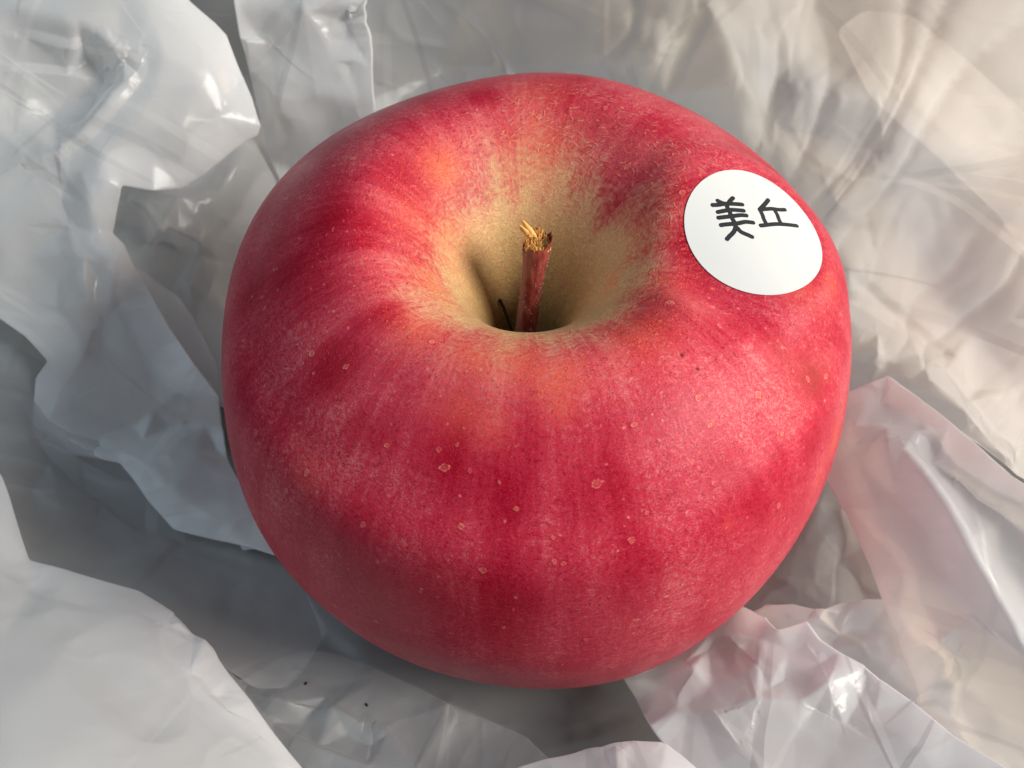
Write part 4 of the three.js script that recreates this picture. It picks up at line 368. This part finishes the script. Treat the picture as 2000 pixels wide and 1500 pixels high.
function sheet({ n, vertices, faces, ridges }, salt, lip, flow) {
  // coarse facets between the creases, each divided n times; then eased like film that springs back
  const at = new Map(), pos = [], tri = [], id = (key, p) => { let k = at.get(key); if (k === undefined) { at.set(key, k = pos.length / 3); pos.push(...p()); } return k; };
  const vert = (i) => [vertices[i * 3] / 1000, vertices[i * 3 + 1] / 1000, vertices[i * 3 + 2] / 1000];
  for (let f = 0; f < faces.length; f += 3) {
    const [a, b, c] = [faces[f], faces[f + 1], faces[f + 2]], A = vert(a), B = vert(b), D = vert(c);
    const node = (i, j) => {
      const k = n - i - j, p = () => [0, 1, 2].map((e) => (A[e] * k + B[e] * i + D[e] * j) / n);
      if (i === 0 && j === 0) return id('v' + a, p); if (i === n) return id('v' + b, p); if (j === n) return id('v' + c, p);
      const edge = (u, v, w) => (u < v ? `${u}_${v}_${w}` : `${v}_${u}_${n - w}`);
      if (j === 0) return id(edge(a, b, i), p); if (i === 0) return id(edge(a, c, j), p); if (k === 0) return id(edge(b, c, j), p);
      return id(`${f}:${i}:${j}`, p);
    };
    for (let i = 0; i < n; i++) for (let j = 0; j < n - i; j++) {
      tri.push(node(i, j), node(i + 1, j), node(i, j + 1));
      if (i + j < n - 1) tri.push(node(i + 1, j), node(i + 1, j + 1), node(i, j + 1));
    }
  }
  const count = pos.length / 3, edges = new Map();
  for (let t = 0; t < tri.length; t += 3) for (const [u, v] of [[tri[t], tri[t + 1]], [tri[t + 1], tri[t + 2]], [tri[t + 2], tri[t]]]) { const k = u < v ? u * 1e7 + v : v * 1e7 + u; edges.set(k, (edges.get(k) ?? 0) + 1); }
  const rim = new Uint8Array(count), eu = [], ev = [];
  for (const [k, c] of edges) { const u = Math.floor(k / 1e7), v = k % 1e7; if (c === 1) rim[u] = rim[v] = 1; eu.push(u, v); ev.push(c); }
  const ease = (from, times, hold) => {
    let p = Float64Array.from(from);
    for (let m = 0; m < times; m++) {
      const sum = new Float64Array(count * 3), w = new Float32Array(count);
      for (let e = 0; e < ev.length; e++) {
        const u = eu[e * 2], v = eu[e * 2 + 1];
        for (const [s, o] of [[u, v], [v, u]]) if (!rim[s] || ev[e] === 1) { w[s]++; sum[s * 3] += p[o * 3]; sum[s * 3 + 1] += p[o * 3 + 1]; sum[s * 3 + 2] += p[o * 3 + 2]; }
      }
      for (let i = 0; i < count; i++) if (!hold || !rim[i]) for (let e = 0; e < 3; e++) p[i * 3 + e] = p[i * 3 + e] * 0.4 + sum[i * 3 + e] / w[i] * 0.6;
    }
    return p;
  };
  const lines = ridges.map(([amp, wid, l]) => { const q = []; for (let k = 0; k < l.length; k += 3) q.push([l[k] / 1000, l[k + 1] / 1000, l[k + 2] / 1000]); return [amp / 1000, wid / 1000, q]; });
  const near = ease(pos, 4), far = ease(near, 44, true), p = new Float32Array(count * 3);
  for (let i = 0; i < count; i++) {
    let best = 1;                                                      // creases stay sharp, the film between them springs back
    for (const [, , q] of lines) for (let m = 0; m + 1 < q.length; m++) {
      const [ax, ay, az] = q[m], bx = q[m + 1][0] - ax, by = q[m + 1][1] - ay, bz = q[m + 1][2] - az, px = near[i * 3] - ax, py = near[i * 3 + 1] - ay, pz = near[i * 3 + 2] - az;
      const t = clamp((px * bx + py * by + pz * bz) / (bx * bx + by * by + bz * bz), 0, 1);
      best = Math.min(best, Math.hypot(px - bx * t, py - by * t, pz - bz * t) / 0.0032);
    }
    for (let e = 0; e < 3; e++) p[i * 3 + e] = lerp(near[i * 3 + e], far[i * 3 + e], 0.05 + 0.75 * smoothstep(best, 0, 1));
  }
  const g = new THREE.BufferGeometry();
  g.setAttribute('position', new THREE.BufferAttribute(p, 3)); g.setIndex(tri); g.computeVertexNormals();
  const nr = g.attributes.normal.array.slice(), uv = new Float32Array(count * 2);
  for (let i = 0; i < count; i++) {
    const x = p[i * 3], y = p[i * 3 + 1], z = p[i * 3 + 2], k = 1000;
    const wx = noise(x * 40 + salt, y * 40, z * 40), wz = noise(x * 40, y * 40 + salt, z * 40 + 9);
    const rx = x - 0.003, rz = z + 0.002, rr = Math.hypot(rx, rz), fx = rx / rr, fz = rz / rr, bend = noise(x * 22 + salt, z * 22, y * 22) * 0.35, out = smoothstep(rr, 0.034, 0.075);
    const patch = 0.35 + 0.65 * smoothstep(noise(x * 26 + 3, z * 26 + salt, y * 26), -0.25, 0.5);
    const fold = (1 - Math.abs(noise(fx * 4.6 + bend * 1.6, fz * 4.6 + salt, rr * 11))) ** 2.6 * 0.95 + patch * (1 - Math.abs(noise(fx * 11 + bend * 2.5 + 5, fz * 11 + salt, rr * 20))) ** 2.2 * 0.26;
    let d = (fold - 0.5) * out * flow + (0.5 - Math.abs(noise(x * 62 + wx * 0.8, y * 62 + salt, z * 62 + wz * 0.8))) * 0.16 + (0.5 - Math.abs(noise(x * 150 + wx, y * 150, z * 150 + salt))) * 0.035 + noise(x * 420, y * 420 + salt, z * 420) * 0.006;
    if (rim[i]) d *= 0.6;
    d /= k;
    let rise = 0;
    for (const [amp, wid, q] of lines) for (let m = 0; m + 1 < q.length; m++) {
      const [ax, ay, az] = q[m], bx = q[m + 1][0] - ax, by = q[m + 1][1] - ay, bz = q[m + 1][2] - az, px = x - ax, py = y - ay, pz = z - az;
      if (Math.abs(px) > 0.03 || Math.abs(pz) > 0.03) { if (px * px + pz * pz > 0.004) continue; }
      const t = clamp((px * bx + py * by + pz * bz) / (bx * bx + by * by + bz * bz), 0, 1), ex = px - bx * t, ey = py - by * t, ez = pz - bz * t, dd = Math.hypot(ex, ey, ez);
      if (dd < 0.006) {                                                    // a crease: one steep side, one long gentle side
        const side = (by * ez - bz * ey) * nr[i * 3] + (bz * ex - bx * ez) * nr[i * 3 + 1] + (bx * ey - by * ex) * nr[i * 3 + 2] > 0 ? 1 : 0, w = side ? wid * 2.2 + 0.0004 : wid * 6 + 0.001;
        rise = Math.abs(amp) > 0 ? (Math.abs(rise) > Math.abs(amp) * Math.max(0, 1 - dd / w) ? rise : amp * Math.max(0, 1 - dd / w) * (0.5 + 0.5 * Math.sin(Math.PI * (m + t) / (q.length - 1)))) : rise;
      }
    }
    d += rise;
    p[i * 3] += nr[i * 3] * d; p[i * 3 + 1] += nr[i * 3 + 1] * d; p[i * 3 + 2] += nr[i * 3 + 2] * d;
    const u = x, v = z * 0.8 - y * 0.6, ca = Math.cos(salt), sa = Math.sin(salt); uv[i * 2] = (u * ca - v * sa) / 0.14 + salt * 0.13; uv[i * 2 + 1] = (u * sa + v * ca) / 0.14 + salt * 0.29;
  }
  g.setAttribute('uv', new THREE.BufferAttribute(uv, 2)); g.computeVertexNormals();
  if (!lip) return g;
  // the free edges are folds: the film turns back under itself
  const next = new Map(), seen = new Set(), nm = g.attributes.normal.array, loops = [];
  for (let t = 0; t < tri.length; t += 3) for (const [u, v] of [[tri[t], tri[t + 1]], [tri[t + 1], tri[t + 2]], [tri[t + 2], tri[t]]]) if (edges.get(u < v ? u * 1e7 + v : v * 1e7 + u) === 1) next.set(u, v);
  for (const first of next.keys()) if (!seen.has(first)) { const l = []; let u = first; while (u !== undefined && !seen.has(u)) { seen.add(u); l.push(u); u = next.get(u); } loops.push(l); }
  const P = Array.from(p), UV = Array.from(uv), I = Array.from(tri), CELL = 0.002, cells = new Map();
  for (let i = 0; i < count; i++) { const k = `${Math.round(p[i * 3] / CELL)},${Math.round(p[i * 3 + 1] / CELL)},${Math.round(p[i * 3 + 2] / CELL)}`; if (cells.has(k)) cells.get(k).push(i); else cells.set(k, [i]); }
  for (const l of loops) {
    const L = l.length, inward = l.map((u, k) => {
      const a = l[(k + L - 6) % L], b = l[(k + 6) % L], t = V(p[b * 3] - p[a * 3], p[b * 3 + 1] - p[a * 3 + 1], p[b * 3 + 2] - p[a * 3 + 2]).normalize();
      return V(nm[u * 3], nm[u * 3 + 1], nm[u * 3 + 2]).cross(t).normalize();
    });
    const rows = [[-0.00012, 0.00012], [0.00005, 0.0004], [0.0012, 0.0006], [0.003, 0.0008], [1, 0.0011]];
    const start = P.length / 3;
    const beneath = (q, gap) => {                                        // keeps the turned-under layer below the sheet
      let best = 1e9, at = -1;
      const ci = Math.round(q.x / CELL), cj = Math.round(q.y / CELL), ck = Math.round(q.z / CELL);
      for (let a = -1; a <= 1; a++) for (let b = -1; b <= 1; b++) for (let c = -1; c <= 1; c++) for (const o of cells.get(`${ci + a},${cj + b},${ck + c}`) ?? []) {
        const d2 = (p[o * 3] - q.x) ** 2 + (p[o * 3 + 1] - q.y) ** 2 + (p[o * 3 + 2] - q.z) ** 2; if (d2 < best) { best = d2; at = o; }
      }
      if (at < 0) return;
      const h = (q.x - p[at * 3]) * nm[at * 3] + (q.y - p[at * 3 + 1]) * nm[at * 3 + 1] + (q.z - p[at * 3 + 2]) * nm[at * 3 + 2];
      if (h > -gap) q.addScaledVector(V(nm[at * 3], nm[at * 3 + 1], nm[at * 3 + 2]), -gap - h);
    };
    l.forEach((u, k) => {
      const m = V(0, 0, 0); for (let e = -14; e <= 14; e++) m.add(inward[(k + e + L * 2) % L]); m.normalize();
      const wide = 0.0046 + 0.0022 * noise(p[u * 3] * 60, p[u * 3 + 2] * 60, salt);
      for (const [far, low] of rows) {
        const q = V(p[u * 3], p[u * 3 + 1], p[u * 3 + 2]).addScaledVector(m, far === 1 ? wide : far).addScaledVector(V(nm[u * 3], nm[u * 3 + 1], nm[u * 3 + 2]), -low - (far === 1 ? 0.0004 * (1 + noise(p[u * 3] * 130, p[u * 3 + 2] * 130, 3)) : 0));
        if (far >= 0.0012) beneath(q, low);
        P.push(q.x, q.y, q.z); UV.push(uv[u * 2] + far * 0.2 % 1 * 0.01, uv[u * 2 + 1] + low);
      }
    });
    const R_ = rows.length;
    for (let k = 0; k < L; k++) {
      const a = start + k * R_, b = start + ((k + 1) % L) * R_;
      I.push(l[k], a, l[(k + 1) % L], l[(k + 1) % L], a, b);
      for (let r = 0; r + 1 < R_; r++) I.push(a + r, a + r + 1, b + r, b + r, a + r + 1, b + r + 1);
    }
  }
  const f = new THREE.BufferGeometry();
  f.setAttribute('position', new THREE.Float32BufferAttribute(P, 3)); f.setAttribute('uv', new THREE.Float32BufferAttribute(UV, 2)); f.setIndex(I); f.computeVertexNormals();
  return f;
}
const bag = new THREE.Group();
thing(bag, 'plastic_bag', 'crumpled translucent white plastic bag opened around and under the apple', 'plastic bag');
const PART_NAMES = { bag_floor: 'bag_floor', back_wall: 'bag_wall', left_mound: 'bulging_fold', mound_lining: 'lining', back_left_panel: 'standing_fold', under_fold: 'tucked_fold', side_fold: 'narrow_fold', front_left_flap: 'flap', right_flap: 'draped_fold', right_film: 'loose_film', front_right_fold: 'creased_fold', tucked_fold: 'tucked_fold', front_flap: 'flap', left_floor: 'loose_film', back_lining: 'lining', front_film: 'loose_film' };
let salt = 1;
for (const key in SHEETS) part(PART_NAMES[key], sheet(SHEETS[key], salt++ * 3.7, /mound$|panel|flap|right_fold|tucked|under/.test(key), { back_wall: 0.9, back_lining: 0.7, left_mound: 0.45, back_left_panel: 0.3, front_left_flap: 0.14, right_flap: 0.3, front_film: 0.8, left_floor: 1.1, bag_floor: 0.9 }[key] ?? 0.3), /bag_floor|left_floor|front_film|right_film/.test(key) ? loose : /under|tucked|side_fold|wall|lining/.test(key) ? single : doubled, bag);

// two specks of dirt that lie on the film
{
  const ground = bag.children.filter((m) => m.name === 'loose_film'), ray = new THREE.Raycaster();
  const speck = new THREE.IcosahedronGeometry(0.0002, 2), q = speck.attributes.position;
  for (let i = 0; i < q.count; i++) { const k = 1 + 0.35 * noise(q.getX(i) * 6000, q.getY(i) * 6000, q.getZ(i) * 6000); q.setXYZ(i, q.getX(i) * k * 1.5, q.getY(i) * k * 0.6, q.getZ(i) * k); }
  speck.computeVertexNormals();
  const dark = new THREE.MeshStandardMaterial({ color: 0x14100e, roughness: 0.9 });
  scene.updateMatrixWorld(true);
  for (const [x, z, turn, label] of [[-0.0309, 0.0334, 0.9, 'tiny black speck on the film below the apple, the one nearer the white flap'], [-0.0216, 0.0366, 2.1, 'tiny black speck on the film below the apple, the one farther from the white flap']]) {
    ray.set(V(x, 0.2, z), V(0, -1, 0));
    const hit = ray.intersectObjects(ground)[0], m = new THREE.Mesh(speck, dark);
    m.position.set(x, (hit ? hit.point.y : 0.007) + 0.00008, z); m.rotation.y = turn; m.castShadow = true;
    thing(m, x < -0.03 ? 'speck' : 'speck_001', label, 'speck', 'specks of dirt on the film');
  }
}

renderer.render(scene, camera);
